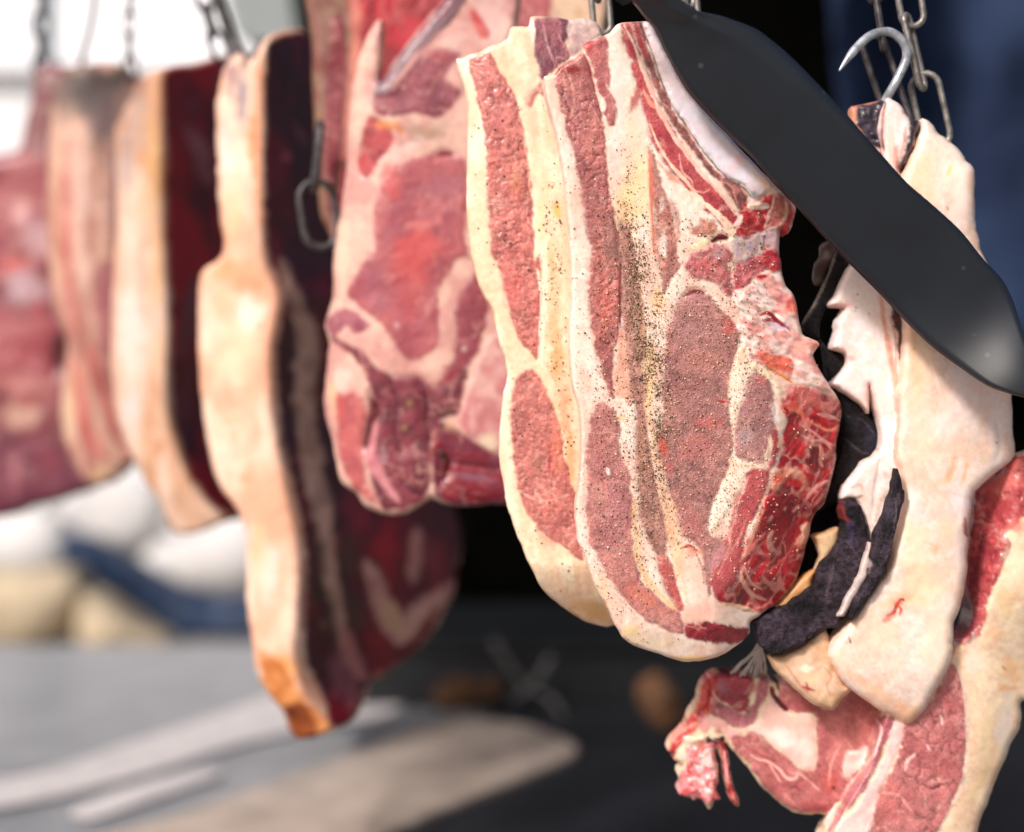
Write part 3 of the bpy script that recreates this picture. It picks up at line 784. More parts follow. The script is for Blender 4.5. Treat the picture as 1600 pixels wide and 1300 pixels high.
    line("n 470,360 560,440 640,520 680,600 690,700 690,850", 7, ((250, 224, 200), (248, 206, 176)), h=.6, wob=2), line("n 300,270 380,330 470,400", 10, ((252, 226, 206), (250, 214, 190)), h=.4, wob=3),
    R("muscle", "n 380,560 450,520 540,500 570,540 540,600 440,620 380,600", ((186, 118, 104), (206, 130, 112)), soft=4.5, wob=5, h=-.2, speck=.6, sc=9), stain_or_shade(1098, 345, 8, 6, (230, 110, 90), .6),
    line("n 380,700 460,660 530,610 600,580", 5, ((246, 214, 160), (250, 220, 190)), h=.5), line("n 520,650 570,610 650,620", 5.5, ((120, 16, 28), (90, 10, 20)), g=1.2, soft=2.5),
    R("muscle", "n 340,800 370,740 460,700 540,670 640,680 670,740 660,850 690,980 690,1060 620,1010 500,930 430,930 350,900", ((196, 104, 104), (180, 100, 102)), soft=4.5, wob=5, h=.5, rough=.5, sc=14, speck=.45), stain_or_shade(1100, 415, 14, 12, (216, 90, 90), .5), stain_or_shade(1122, 395, 12, 16, (180, 150, 152), .65, 60),
    R("muscle", "n 700,790 760,760 830,740 900,760 940,830 870,900 810,960 760,1010 690,990 690,880", ((200, 76, 86), (210, 110, 114)), soft=4.5, wob=5, h=.7, rough=.8, sc=11), stain_or_shade(1155, 455, 10, 10, (226, 70, 64), .6),
    R("muscle", "n 900,700 950,690 1030,720 1040,860 950,850 890,800", ((176, 30, 48), (206, 70, 84)), soft=4.5, wob=5, h=.9, rough=1.0, sc=9), fatR("cartilage", "n 900,580 1000,560 1040,620 1040,710 960,690 910,680", ((206, 168, 180), (226, 184, 184)), soft=4.5, wob=5, h=.9, rough=.5), line("n 905,600 910,660 890,700", 2.2, ((130, 16, 30),) * 2),
    fatR("cartilage", "n 700,640 760,620 880,600 880,700 800,780 720,790 700,720", ((216, 180, 170), (206, 178, 200)), soft=4.5, wob=5, h=.4, rough=.4, sc=10), stain_or_shade(1162, 380, 6, 6, (160, 150, 80), .6),
    fatR("spine_bone", "n 690,1020 800,960 860,900 1040,890 1080,990 1140,1060 1170,1120 b 1335,350 1330,380 1415,400 1390,465 1440,560 1470,620 1330,590 1240,540 1180,520 1110,470 1060,400 1050,330 n 740,1190", ((252, 222, 210), (240, 160, 150)), h=1.1, rough=1.7, sc=12, wob=3.5, speck=.25, ang=25, st=2, label="rough sawn spine bone with pink fat"),
    stain_or_shade(1240, 480, 14, 20, (238, 96, 72), .8, -30), stain_or_shade(1225, 468, 20, 8, (226, 110, 116), .6, 20), stain_or_shade(1215, 510, 18, 12, (206, 190, 214), .8), stain_or_shade(1180, 460, 30, 16, (254, 242, 236), .6), stain_or_shade(1250, 545, 20, 14, (250, 190, 170), .6), stain_or_shade(1275, 540, 10, 10, (250, 160, 130), .7),
    line("n 880,1190 940,1170 1010,1230 1060,1270", 3.4, ((150, 24, 36), (110, 20, 30)), g=1.0), line("n 900,1230 960,1215", 2.6, ((190, 60, 66),) * 2), line("o 600,10 780,20 900,110", 2.2, ((170, 60, 60),) * 2, a=.8), line("n 860,910 930,900", 3, ((190, 24, 40),) * 2),
    fatR("sinew", "o 540,330 620,330 860,380 940,450 900,530 780,520 660,490 590,440", ((240, 118, 92), (232, 96, 76)), h=.5, sc=10, lean=.6, ang=20, st=2), line("o 660,500 800,560 900,620", 3, ((250, 196, 140), (246, 160, 110)), h=.4), line("o 640,470 820,590 920,650", 2.2, ((240, 130, 70),) * 2), line("o 900,480 1060,520 1130,540", 3, ((250, 214, 206),) * 2, h=.4),
    fatR("fat_seam", "o 470,470 560,450 680,560 740,640 800,700 830,770 760,790 740,700 690,620 600,560 500,520", ((250, 224, 190), (246, 206, 160)), h=.6),
    # deep red sawn side
    R("muscle", "o 790,830 860,780 960,700 1060,690 1200,740 1330,800 1420,850 1440,900 1430,1060 1400,1220 b 1490,960 1440,1140 1390,1200 1370,1300 c 1595,815 1510,900 1430,940 1300,905 1250,890 1240,870 1330,780 1372,600 p 550,950 600,800 640,640 700,520 760,440 760,300 830,150 o 830,1150 850,1050",
      ((208, 24, 38), (146, 12, 28)), soft=3.5, h=.3, rough=.9, sc=14, ang=-60, st=2.6, speck=.4, web=(15, 2.0, (244, 150, 138)), label="deep red sawn side of the steak"),
    stain_or_shade(1270, 625, 40, 18, (226, 120, 112), .7, 20), stain_or_shade(1245, 610, 30, 14, (234, 130, 118), .7, 20), stain_or_shade(1300, 630, 12, 18, (240, 150, 140), .6), line("o 800,900 860,940 940,880 960,930 1000,960 1060,1010", 5, ((240, 90, 70), (236, 120, 90)), h=.6), line("o 830,910 880,960", 2.4, ((150, 10, 20),) * 2, g=.6), line("o 1090,1010 1180,1000 1290,1090 1390,1070", 7, ((204, 10, 30), (180, 8, 26)), g=.8), line("o 1180,980 1300,1000 1420,1050", 2.6, ((240, 150, 150),) * 2, h=.6), line("o 1050,1040 1180,1100 1300,1150 1420,1090", 2.4, ((240, 130, 100),) * 2, h=.6),
    line("o 1000,1090 1140,1170 1250,1260 1340,1300", 2, ((240, 150, 140),) * 2, h=.5), line("p 1020,0 1130,60 1250,60 1330,150", 2.4, ((240, 160, 150),) * 2, h=.5), line("p 1090,100 1200,110 1230,180 1210,280 1240,330", 3, ((244, 170, 150),) * 2, h=.2, a=.6), line("p 1080,140 1040,260 1060,360 1110,400", 2.4, ((240, 150, 140),) * 2, h=.2, a=.6), line("p 1300,470 1230,500 1140,570 1070,660", 3.2, ((236, 160, 148),) * 2, h=.5), 
    stain_or_shade(1240, 790, 34, 26, (120, 8, 22), .75), stain_or_shade(1215, 830, 30, 30, (140, 10, 26), .6), stain_or_shade(1250, 700, 12, 18, (216, 8, 18), .8), stain_or_shade(1235, 695, 26, 20, (190, 12, 34), .6), stain_or_shade(1292, 738, 8, 8, (226, 14, 20), .8), stain_or_shade(1228, 745, 26, 8, (236, 30, 26), .5),
    fatR("fat_seam", "p 690,500 720,420 800,350 880,330 980,350 1060,440 1080,520 1030,590 1000,580 1030,520 980,470 900,440 850,460 800,550 740,600 700,580", ((226, 130, 108), (240, 172, 146)), h=1.0, rough=.6, soft=4), stain_or_shade(1216, 748, 12, 10, (242, 100, 74), .85), stain_or_shade(1240, 755, 16, 7, (220, 20, 22), .9),
    line("p 830,790 860,740", 2, ((230, 150, 140),) * 2), line("p 920,800 1000,730", 2, ((226, 140, 136),) * 2), line("p 560,1100 640,1010", 2.4, ((226, 130, 120),) * 2),
    line("p 720,1000 680,1080 700,1180 760,1230 800,1200", 4.4, ((232, 176, 156), (222, 150, 136)), h=.8, soft=1.8), stain_or_shade(1208, 868, 6, 8, (150, 30, 40), .6), fatR("fat_seam", "p 1010,940 1110,920 1090,1060 1040,1130 980,1180 930,1130 980,1060 1020,1020", ((240, 172, 150), (246, 150, 120)), h=.9, rough=.6),
    line("c 1560,560 1500,700 1440,720 1370,790", 1.8, ((220, 130, 124),) * 2, a=.8), line("c 1365,720 1400,800 1450,830", 2, ((240, 180, 160),) * 2), line("c 1350,740 1360,790 1400,850 1470,880", 3, ((240, 170, 150),) * 2, h=.4),
    line("c 1255,895 1330,905 1420,930", 3.2, ((248, 200, 160), (246, 180, 130)), h=.4), line("p 640,610 590,790 540,950 470,1130 390,1290", 2.8, ((244, 176, 150), (232, 140, 126)), h=.6), line("p 770,130 800,60 790,0", 3.4, ((246, 190, 160),) * 2, h=.4),
    line("p 690,0 690,110 650,230 640,310", 3.4, ((250, 214, 186),) * 2, h=.4), stain_or_shade(1210, 640, 8, 16, (252, 226, 216), .8), stain_or_shade(1215, 655, 10, 6, (252, 240, 236), .8),
]
A_R.append(dict(dust=dens_line, a=.95))
steakA, surfA, _ = build_cut("steak", "big in-focus bone-in steak with a white rib, crusted with pepper", "steak", A_OUT, 0.955, 0.026, A_R, step=2.0, dep=dep_a, seed=3, bang=80, bst=2.6, base_sc=30, sat=.96, lump=.6, rim=.003, group="seasoned steaks")

M_PEP = simple_material("black_pepper", (66, 52, 42), (112, 88, 66), rough=0.7, scale=700)
M_SALT = simple_material("coarse_salt", (226, 190, 166), (206, 156, 136), rough=0.35, scale=500, spec=.5)
M_FINE = simple_material("fine_salt", (214, 160, 146), (188, 128, 118), rough=0.3, scale=500, spec=.6)
M_SPICE = simple_material("ground_spice", (140, 100, 60), (110, 84, 56), rough=0.8, scale=700)
BOX = (860, 210, 1215, 1010)
grains(steakA, surfA, 2300, dens_line, "pepper_grains", M_PEP, .0002, .0009, 11, BOX)
grains(steakA, surfA, 3200, lambda a, b: np.clip(dens_line(a, b) * .8 + .08 * ((a > 930) & (b > 400) & (b < 920)), 0, 1), "salt_grains", M_SALT, .0002, .0010, 12, BOX)
grains(steakA, surfA, 4200, dens_line, "spice_grains", M_SPICE, .0002, .0006, 13, BOX)
lean_d = lambda a, b: 1.0 * ((a > 1020) & (a < 1150) & (b > 470) & (b < 860)) + .8 * ((a > 905) & (a < 1000) & (b > 640) & (b < 960)) + .5 * ((a > 1145) & (a < 1212) & (b > 540) & (b < 730)) + .25 * ((a > 880) & (a < 960) & (b > 250) & (b < 640))
grains(steakA, surfA, 5200, lean_d, "salt_grains", M_FINE, .00012, .0006, 15, BOX)
grains(steakA, surfA, 1500, lambda a, b: lean_d(a, b) * .9, "pepper_grains", M_SPICE, .00012, .0005, 16, BOX)
grains(steakA, surfA, 45, lambda a, b: 1.0 * (a > 1110), "salt_grains", M_SALT, .0006, .0013, 14, (1110, 560, 1290, 900))

# ------------------------------------------------------------------ second steak, just behind its left edge
B_OUT = ("d 745,300 780,285 850,262 910,235 955,215 1000,190 1022,135 1108,132 1118,85 1250,85 1320,100 1420,95 1470,150 1500,320 1530,560 1600,900 F 985,300 1000,420 1010,560 1010,700 1005,800 1000,900 985,960 957,978 "
         "c 640,980 540,920 440,830 380,720 310,560 e 1000,1250 980,1150 960,1000 960,850 980,700 1000,570 960,430 920,260 870,180 840,80 d 825,1299 805,1180 795,950 800,700 800,560 780,420")
B_R = [
    stain_or_shade(800, 120, 20, 50, (248, 196, 160), .7), stain_or_shade(830, 180, 14, 60, (246, 190, 160), .7), stain_or_shade(850, 290, 14, 50, (240, 200, 160), .7), stain_or_shade(845, 340, 10, 40, (244, 214, 160), .6), stain_or_shade(870, 330, 8, 16, (242, 190, 80), .7),
    stain_or_shade(866, 470, 16, 90, (232, 178, 128), .7), stain_or_shade(870, 560, 14, 50, (228, 160, 96), .7), stain_or_shade(882, 640, 14, 60, (226, 150, 110), .7), stain_or_shade(890, 720, 10, 70, (226, 148, 84), .7), stain_or_shade(860, 400, 10, 30, (214, 182, 130), .5), stain_or_shade(772, 520, 6, 40, (246, 210, 150), .6),
    stain_or_shade(860, 940, 40, 30, (250, 214, 186), .5, 30), stain_or_shade(930, 955, 40, 18, (226, 172, 100), .75, 20), stain_or_shade(895, 962, 24, 7, (206, 140, 60), .6, 20),
    R("muscle", "d 808,302 850,278 905,255 930,280 950,330 1010,420 1060,550 1090,680 1110,850 1130,1050 1140,1299 e 1160,0 1175,150 1170,300 1160,450 1150,520 1100,470 1040,370 1000,250 985,150 950,30 d 930,1299 910,1150 895,950 890,700 870,560 835,430",
      ((186, 100, 94), (204, 120, 110)), h=.35, sc=12, speck=.5, rough=.35, crack=(10, 1.5, .22), ang=75),
    stain_or_shade(778, 200, 14, 60, (190, 100, 98), .5), stain_or_shade(800, 440, 20, 60, (212, 104, 98), .5), stain_or_shade(806, 280, 12, 30, (206, 130, 90), .5), stain_or_shade(770, 260, 8, 60, (206, 104, 92), .6),
    line("d 1070,640 1100,800 1120,980", 1.5, ((238, 180, 160),) * 2, a=.7), line("e 1150,60 1180,240 1170,400 1180,560", 4.5, ((250, 222, 200),) * 2, h=.4), 
    R("muscle", "e 1055,590 1090,570 1130,572 1180,640 1225,740 1265,880 1300,1050 1340,1200 c 600,480 612,600 622,692 560,660 480,600 400,530 350,440 310,300 295,150 288,0 e 1020,760 1030,650",
      ((184, 104, 98), (200, 120, 110)), h=.35, sc=16, speck=.4, rough=.3, crack=(10, 1.5, .2), ang=75),
    stain_or_shade(870, 700, 12, 50, (222, 124, 96), .6), stain_or_shade(825, 680, 14, 50, (194, 110, 104), .5), line("c 340,380 400,415 470,420 560,390", 1.8, ((236, 170, 150),) * 2, a=.8), line("c 440,440 420,400 400,380", 1.4, ((234, 170, 150),) * 2, a=.7), line("c 455,140 470,220 465,300", 2.4, ((170, 50, 58),) * 2, a=.7),
    stain_or_shade(860, 830, 20, 30, (178, 92, 92), .5), stain_or_shade(840, 720, 14, 20, (176, 128, 112), .4),
    R("muscle", "d 1140,95 1200,86 1290,92 1322,140 1300,200 1310,285 1250,335 1210,372 1172,402 1150,310 1130,200", ((150, 82, 92), (120, 62, 78)), h=.3, sc=12, ang=70, st=2, rough=.4, label="dark purple meat end at the top"),
    line("d 1180,120 1200,220 1240,330", 2, ((206, 150, 156),) * 2, a=.7), stain_or_shade(889, 50, 8, 20, (60, 40, 50), .7), line("d 1118,90 1125,150 1130,220", 4, ((250, 228, 212),) * 2, h=.4),
    R("muscle", "d 1320,105 1420,100 1470,160 1400,230 1320,280 1305,200", ((206, 176, 170), (190, 150, 150)), lean=.3, h=.2),
    R("muscle", "d 1085,500 1130,440 1170,420 1190,500 1160,470 1120,540", ((206, 120, 106), (190, 100, 96)), h=.1, a=.8),
]
def dep_b(u, v):
    return sp(760 - u, 16) * KPX * .35 + np.maximum(0, v - 880) ** 1.5 * KPX * .09
steakB, surfB, _ = build_cut("steak", "narrower seasoned steak tucked behind the left edge of the big one", "steak", B_OUT, 1.0, 0.026, B_R, step=2.2, dep=dep_b, seed=9, bang=84, bst=2.4, base_sc=26, sat=.96, rim=.003, group="seasoned steaks",
                             base=((250, 230, 200), (246, 206, 172)))
dB = lambda a, b: np.clip(.9 * np.exp(-((a - np.interp(b, [250, 420, 600, 700], [862, 862, 875, 890])) / 14) ** 2) * ((b > 280) & (b < 720)) * (.2 + 1.6 * np.maximum(0, fbm(a, b, 22, 3, 5) - .4)) + .03, 0, 1)
grains(steakB, surfB, 420, dB, "pepper_grains", M_PEP, .0003, .0010, 21, (735, 150, 900, 960))
grains(steakB, surfB, 160, dB, "salt_grains", M_SALT, .0003, .0008, 22, (735, 150, 900, 960))
# ------------------------------------------------------------------ blurred cuts to the left
PINKFAT = ((246, 206, 184), (238, 190, 170))
# C: rib steak in the middle, a little out of focus
C_OUT = ("d 130,1299 160,1100 190,900 200,700 220,480 235,380 290,200 340,108 372,98 385,150 380,260 365,400 400,360 480,240 600,90 680,0 740,-110 1050,-110 1050,140 1020,240 1000,330 F 830,200 850,400 850,600 845,780 800,786 "
         "e 760,1252 660,1232 620,1215 500,1290 380,1290 290,1250 240,1180 170,1130 130,950 85,760 90,650 110,450 88,350 100,310 130,200")
C_R = [
    stain_or_shade(560, 130, 14, 90, (250, 214, 190), .5), stain_or_shade(535, 400, 16, 90, (252, 218, 190), .6), stain_or_shade(525, 620, 14, 40, (250, 206, 160), .6), stain_or_shade(700, 60, 40, 40, (240, 200, 192), .6), stain_or_shade(770, 30, 30, 50, (240, 206, 200), .6),
    R("muscle", "d 250,830 290,620 310,580 360,600 440,680 400,760 330,850 290,900", ((150, 28, 42), (190, 70, 76)), h=-.8, sc=20),
    R("rib_bone", "d 330,440 420,330 480,250 620,90 690,-10 760,-110 870,-110 790,10 700,120 600,230 500,390 430,470 345,490", ((150, 118, 126), (126, 92, 100)), h=1.2, lean=.3, sc=30, ang=-50, st=2.5, soft=4), line("d 640,100 700,20 740,-20", 9, ((130, 72, 84),) * 2, soft=4),
    stain_or_shade(660, 25, 12, 30, (176, 60, 70), .6), line("d 420,440 540,300 640,200 760,120", 6, ((232, 172, 166),) * 2, soft=4, h=.5),
    R("muscle", "d 330,500 450,425 560,300 640,250 700,250 770,270 720,330 690,400 770,450 740,520 650,590 560,560 420,580 345,570", ((154, 74, 86), (126, 48, 64)), h=.2, sc=26, soft=4, rough=.8), stain_or_shade(700, 90, 12, 8, (120, 20, 34), .7), stain_or_shade(685, 85, 30, 14, (190, 90, 96), .5),
    R("muscle", "d 815,50 860,80 915,170 870,190 840,150", ((206, 84, 84), (216, 110, 104)), h=.3, soft=3),
    stain_or_shade(605, 195, 26, 10, (232, 140, 70), .75), stain_or_shade(624, 203, 7, 7, (228, 122, 40), .9), stain_or_shade(660, 206, 46, 16, (176, 140, 120), .8, 5), stain_or_shade(690, 195, 26, 12, (196, 160, 140), .7), stain_or_shade(640, 228, 30, 12, (232, 206, 200), .8, -25), stain_or_shade(618, 250, 20, 16, (246, 216, 206), .7, -40),  # grey-brown patch beside the orange spot is its shadow, painted in
    line("d 620,790 680,765 730,770", 5, ((120, 16, 34),) * 2, soft=3, g=1.2),
    R("muscle", "d 510,790 620,772 700,785 790,800 800,1000 790,1180 810,1299 e 800,0 745,20 705,90 660,170 655,330 645,450 560,512 510,520 450,460 420,390 330,310 260,250 200,190 230,120 285,30 d 340,1240 330,1080 380,900 430,840",
      ((166, 78, 90), (186, 98, 104)), h=.6, sc=34, soft=3.5, rough=.5, ang=-70, st=1.5),
    stain_or_shade(610, 290, 24, 40, (216, 96, 98), .7, 20), stain_or_shade(690, 290, 40, 30, (166, 96, 110), .6), stain_or_shade(650, 400, 44, 60, (214, 86, 84), .75, 20), stain_or_shade(660, 350, 40, 10, (220, 130, 124), .6, -8), stain_or_shade(585, 440, 26, 50, (156, 78, 94), .7), stain_or_shade(640, 470, 20, 50, (196, 84, 90), .6), stain_or_shade(620, 508, 5, 6, (226, 190, 192), .7), stain_or_shade(600, 320, 14, 16, (206, 130, 130), .6),
    R("muscle", "e 760,190 800,140 850,90 880,180 905,250 890,350 850,480 790,560 700,640 640,650 720,540 745,400 740,260", ((146, 62, 76), (166, 84, 92)), h=.3, sc=26, soft=3.5), stain_or_shade(725, 545, 5, 5, (232, 206, 206), .8),
    R("muscle", "e 95,330 110,290 200,258 260,290 320,340 300,372 240,385 200,350 160,380 130,400", ((176, 104, 116), (150, 72, 88)), h=.4, sc=18, soft=3),
    R("muscle", "e 120,405 200,440 280,480 400,590 560,608 640,655 790,570 785,640 760,780 700,800 640,850 620,1000 605,1180 500,1255 380,1260 330,1150 300,1000 320,860 330,760 300,610 220,500", ((104, 34, 48), (136, 54, 68)), h=.3, sc=22, soft=3.5, rough=.9), stain_or_shade(640, 600, 40, 24, (128, 50, 66), .6), stain_or_shade(700, 590, 20, 20, (150, 40, 56), .6),
    line("e 345,800 320,900 325,1010 370,1110 460,1230", 9, ((214, 142, 148), (196, 112, 124)), soft=4, h=.8), stain_or_shade(640, 630, 7, 7, (170, 130, 80), .6), stain_or_shade(632, 668, 6, 6, (190, 150, 90), .6), stain_or_shade(600, 712, 8, 18, (190, 160, 170), .5),
    R("muscle", "e 150,690 250,690 300,830 280,960 290,1090 350,1230 250,1180 175,1050 145,850", ((198, 100, 100), (176, 84, 88)), h=.3, sc=24, soft=4), stain_or_shade(532, 640, 10, 24, (206, 90, 90), .6), stain_or_shade(535, 590, 16, 26, (250, 214, 200), .7),
    line("e 320,690 335,760 310,850 290,960", 9, ((70, 12, 20), (100, 20, 30)), soft=4, g=2.5, gw=6),  # dark colour paints shade into the deep pocket
    R("fat_knob", "e 800,690 850,550 900,430 950,400 1010,560 1010,900 930,980 860,930 790,880 765,820", ((226, 176, 168), (206, 132, 134)), lean=.1, h=1.4, soft=3.5, sc=30), stain_or_shade(770, 645, 24, 24, (206, 120, 124), .75, -20), stain_or_shade(762, 690, 24, 16, (240, 220, 190), .8), stain_or_shade(738, 650, 8, 30, (244, 190, 186), .6),
    R("muscle", "e 640,830 700,850 770,880 860,940 930,985 1010,1000 1010,1240 760,1255 660,1210 625,1100 630,960", ((140, 34, 50), (116, 40, 60)), h=.5, sc=24, soft=3.5, rough=1.0), line("e 655,970 690,1030 670,1120", 9, ((60, 8, 14), (90, 12, 22)), soft=3.5, g=2.5, gw=7), stain_or_shade(740, 745, 40, 8, (150, 110, 130), .6, 5), line("e 790,1195 880,1200 1000,1195", 6, ((110, 8, 22),) * 2, soft=3, g=1), stain_or_shade(700, 665, 12, 12, (206, 150, 110), .6), stain_or_shade(690, 665, 4, 10, (50, 24, 14), .8),  # near-black pocket line paints recess shade into the colour
    line("e 560,625 590,720 585,830 610,930", 5, ((84, 22, 34),) * 2, soft=4, g=1.2, gw=6), line("e 400,600 440,720 430,860 470,1000", 5, ((96, 30, 44),) * 2, soft=4, g=1, gw=6), line("e 480,1130 560,1180 610,1120", 5, ((90, 30, 44),) * 2, soft=4, g=1), line("e 440,1010 520,980 600,1000", 4, ((190, 120, 128),) * 2, soft=4, a=.7), line("e 700,1010 800,1030 960,1060", 5, ((96, 22, 36),) * 2, soft=4, g=1), line("e 720,740 690,790 660,800", 4, ((60, 24, 20),) * 2, soft=3, a=.8),  # dark lines paint shade into the fold creases
]
def dep_c(u, v):
    return sp(570 - u, 30) * KPX * .9
build_cut("rib_steak", "wide rib steak with round red eye and diagonal rib bone, left of the seasoned pair", "steak", C_OUT, 1.16, 0.032, C_R, step=3.2, dep=dep_c, seed=21, dim=.88, spm=.35, base=((236, 192, 176), (216, 160, 152)), lump=1.2, lump_sc=60, rim=.008)

# K: end of another cut above the second steak
build_cut("beef_cut", "pale end of a cut showing between the chain and the rib steak", "meat", "F 796,-90 945,-90 944,60 935,130 800,130 797,40", 1.24, 0.03,
          [R("muscle", "d 1015,-90 1205,-90 1215,60 1200,130 1015,140", ((176, 92, 96), (166, 84, 90)), h=.2, sc=30, soft=3), stain_or_shade(895, 30, 30, 40, (224, 196, 166), .8), stain_or_shade(905, 20, 10, 10, (196, 156, 120), .7), stain_or_shade(915, 70, 20, 30, (196, 168, 160), .6)], step=4, seed=31, base=((222, 190, 160), (206, 170, 150)))

# H: dark red cut behind the rib steak's upper left
H_OUT = "F 487,-80 700,-80 700,120 640,240 600,330 560,400 530,440 520,380 500,330 492,200 486,60"
H_R = [R("muscle", "F 540,-80 720,-80 720,150 600,380 540,420 530,300 548,160 556,60", ((160, 16, 34), (200, 40, 54)), h=.3, sc=40, soft=4, ang=-60, st=1.6, marble=(.12, 40, (220, 110, 110))),
       R("muscle", "F 515,30 535,20 540,120 530,240 515,330 506,200", ((150, 60, 70), (130, 24, 38)), h=.2, sc=26, soft=5), line("F 545,-60 556,20 552,120 540,260", 9, ((232, 150, 130), (214, 120, 110)), soft=5), stain_or_shade(580, 20, 10, 40, (120, 6, 20), .7), stain_or_shade(620, 30, 20, 16, (206, 100, 100), .5), stain_or_shade(525, 360, 14, 40, (200, 160, 150), .6)]
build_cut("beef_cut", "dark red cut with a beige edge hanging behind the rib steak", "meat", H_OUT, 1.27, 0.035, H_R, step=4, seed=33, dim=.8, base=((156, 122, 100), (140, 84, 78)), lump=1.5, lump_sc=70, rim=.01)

# D: the longest cut, thick fat edge towards us, dark face turned away
Dcr = spline(pts("F 408,-20 415,68 410,203 409,338 411,410 433,468 420,552 422,636 439,738 464,867 462,978 458,1029 479,1093 514,1130"), False, 4)
def dep_D(u, v):
    xi = np.interp(v, Dcr[:, 1], Dcr[:, 0])
    s = u - xi
    k = KPX * 1.34
    return sp(s, 6) * k * 1.5 + sp(-s, 10) * k * .28
D_OUT = ("F 338,172 342,140 350,105 362,88 378,84 394,92 402,80 415,60 436,51 473,47 486,66 500,120 530,300 560,500 640,680 710,790 l 990,250 960,430 900,560 850,620 800,670 760,700 700,740 650,770 635,830 620,870 560,930 500,950 440,975 380,970 330,870 245,750 225,620 205,500 200,350 200,230 170,140 "
         "k 1010,1050 950,800 920,500 930,90 1030,-10 F 345,340 341,304 340,240")
DARKM = ((86, 8, 18), (120, 20, 34))
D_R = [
    stain_or_shade(366, 430, 50, 30, (232, 160, 116), .75), stain_or_shade(385, 445, 30, 20, (206, 136, 96), .5), stain_or_shade(395, 490, 26, 30, (250, 232, 218), .8), stain_or_shade(350, 470, 24, 40, (240, 180, 140), .6), stain_or_shade(370, 560, 40, 80, (250, 218, 186), .5), stain_or_shade(362, 655, 16, 12, (240, 184, 140), .6), stain_or_shade(382, 748, 14, 10, (206, 150, 112), .6),  # first patches paint orange shade on the fat and the lit area below
    stain_or_shade(420, 890, 22, 60, (246, 226, 216), .7), stain_or_shade(405, 860, 16, 60, (248, 206, 160), .5), stain_or_shade(355, 230, 12, 60, (246, 214, 206), .7), stain_or_shade(365, 330, 20, 50, (246, 196, 150), .6), stain_or_shade(398, 230, 12, 90, (222, 140, 92), .8), stain_or_shade(405, 120, 10, 50, (206, 140, 110), .7), stain_or_shade(404, 300, 6, 40, (226, 150, 110), .6), stain_or_shade(378, 150, 12, 60, (140, 124, 134), .85), stain_or_shade(362, 120, 16, 40, (150, 110, 116), .8), stain_or_shade(384, 95, 10, 20, (60, 40, 44), .8),
    stain_or_shade(432, 1050, 26, 34, (240, 160, 80), .8, 20), stain_or_shade(440, 1090, 20, 30, (226, 130, 56), .8, 25), stain_or_shade(466, 1118, 20, 24, (124, 44, 10), .9, 20), stain_or_shade(497, 1136, 12, 10, (230, 130, 40), .8), stain_or_shade(455, 1060, 8, 34, (240, 176, 110), .6, 30), stain_or_shade(500, 1110, 14, 30, (236, 190, 160), .7, 25),
    fatR("charred_tip", "l 250,660 330,700 390,790 460,880 510,940 470,985 380,975 330,880 262,770", ((216, 146, 92), (190, 112, 62)), h=.3, sc=20, soft=5, wob=6), fatR("charred_tip", "l 345,850 400,835 440,880 470,930 430,980 375,975 345,910", ((92, 38, 16), (136, 68, 30)), h=.3, sc=14, soft=4, wob=5, label="burnt brown tip"),
    R("muscle", "F 416,75 440,56 475,50 490,66 520,200 560,460 640,660 720,790 722,850 708,925 662,1003 625,1037 577,1068 563,1105 540,1132 515,1130 505,1090 490,1060 478,1030 478,978 478,867 455,738 436,636 432,552 444,468 424,410 414,338 414,203", ((112, 12, 26), (70, 10, 18)), lean=.3, h=0, sc=40, soft=4, ang=75, st=2, rough=1.0),  # turned face: colour darkened to paint in its shade
    stain_or_shade(445, 110, 22, 60, (58, 8, 14), .7), stain_or_shade(470, 200, 14, 80, (40, 10, 10), .7), stain_or_shade(440, 250, 16, 60, (118, 8, 30), .6), stain_or_shade(447, 245, 10, 14, (176, 80, 100), .7), stain_or_shade(470, 210, 8, 26, (140, 70, 80), .6, -20), stain_or_shade(430, 390, 14, 30, (150, 22, 40), .5),
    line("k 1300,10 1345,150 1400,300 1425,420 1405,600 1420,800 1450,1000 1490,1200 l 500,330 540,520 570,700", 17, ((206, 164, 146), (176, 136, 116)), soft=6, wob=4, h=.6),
    stain_or_shade(448, 680, 16, 60, (60, 16, 24), .7), stain_or_shade(495, 900, 18, 90, (62, 36, 22), .8), stain_or_shade(520, 980, 14, 50, (60, 38, 24), .6), stain_or_shade(545, 870, 22, 60, (74, 52, 34), .7), stain_or_shade(560, 960, 20, 40, (84, 56, 36), .6), stain_or_shade(475, 930, 14, 80, (140, 52, 60), .55), stain_or_shade(530, 1050, 20, 50, (150, 84, 90), .7), stain_or_shade(550, 1080, 16, 40, (170, 100, 104), .5),
    stain_or_shade(560, 800, 30, 50, (150, 36, 50), .5), stain_or_shade(605, 860, 26, 50, (170, 26, 40), .8), stain_or_shade(600, 940, 40, 20, (110, 30, 36), .5),
    line("l 640,320 700,470 755,580 830,520 960,400", 17, ((214, 164, 150), (190, 130, 122)), soft=6, h=.7, wob=4), line("l 700,470 755,580", 16, ((206, 160, 130),) * 2, soft=6), stain_or_shade(675, 870, 24, 40, (130, 44, 54), .7), stain_or_shade(690, 900, 20, 30, (110, 26, 38), .6), line("l 830,200 810,400", 10, ((190, 130, 124),) * 2, soft=6), stain_or_shade(600, 1010, 30, 30, (126, 24, 28), .7), stain_or_shade(590, 1000, 20, 20, (140, 36, 34), .6), line("l 560,560 600,700 640,760", 10, ((176, 110, 108),) * 2, soft=5), stain_or_shade(505, 975, 7, 8, (130, 110, 70), .7), stain_or_shade(590, 1055, 10, 10, (200, 90, 70), .5),
]
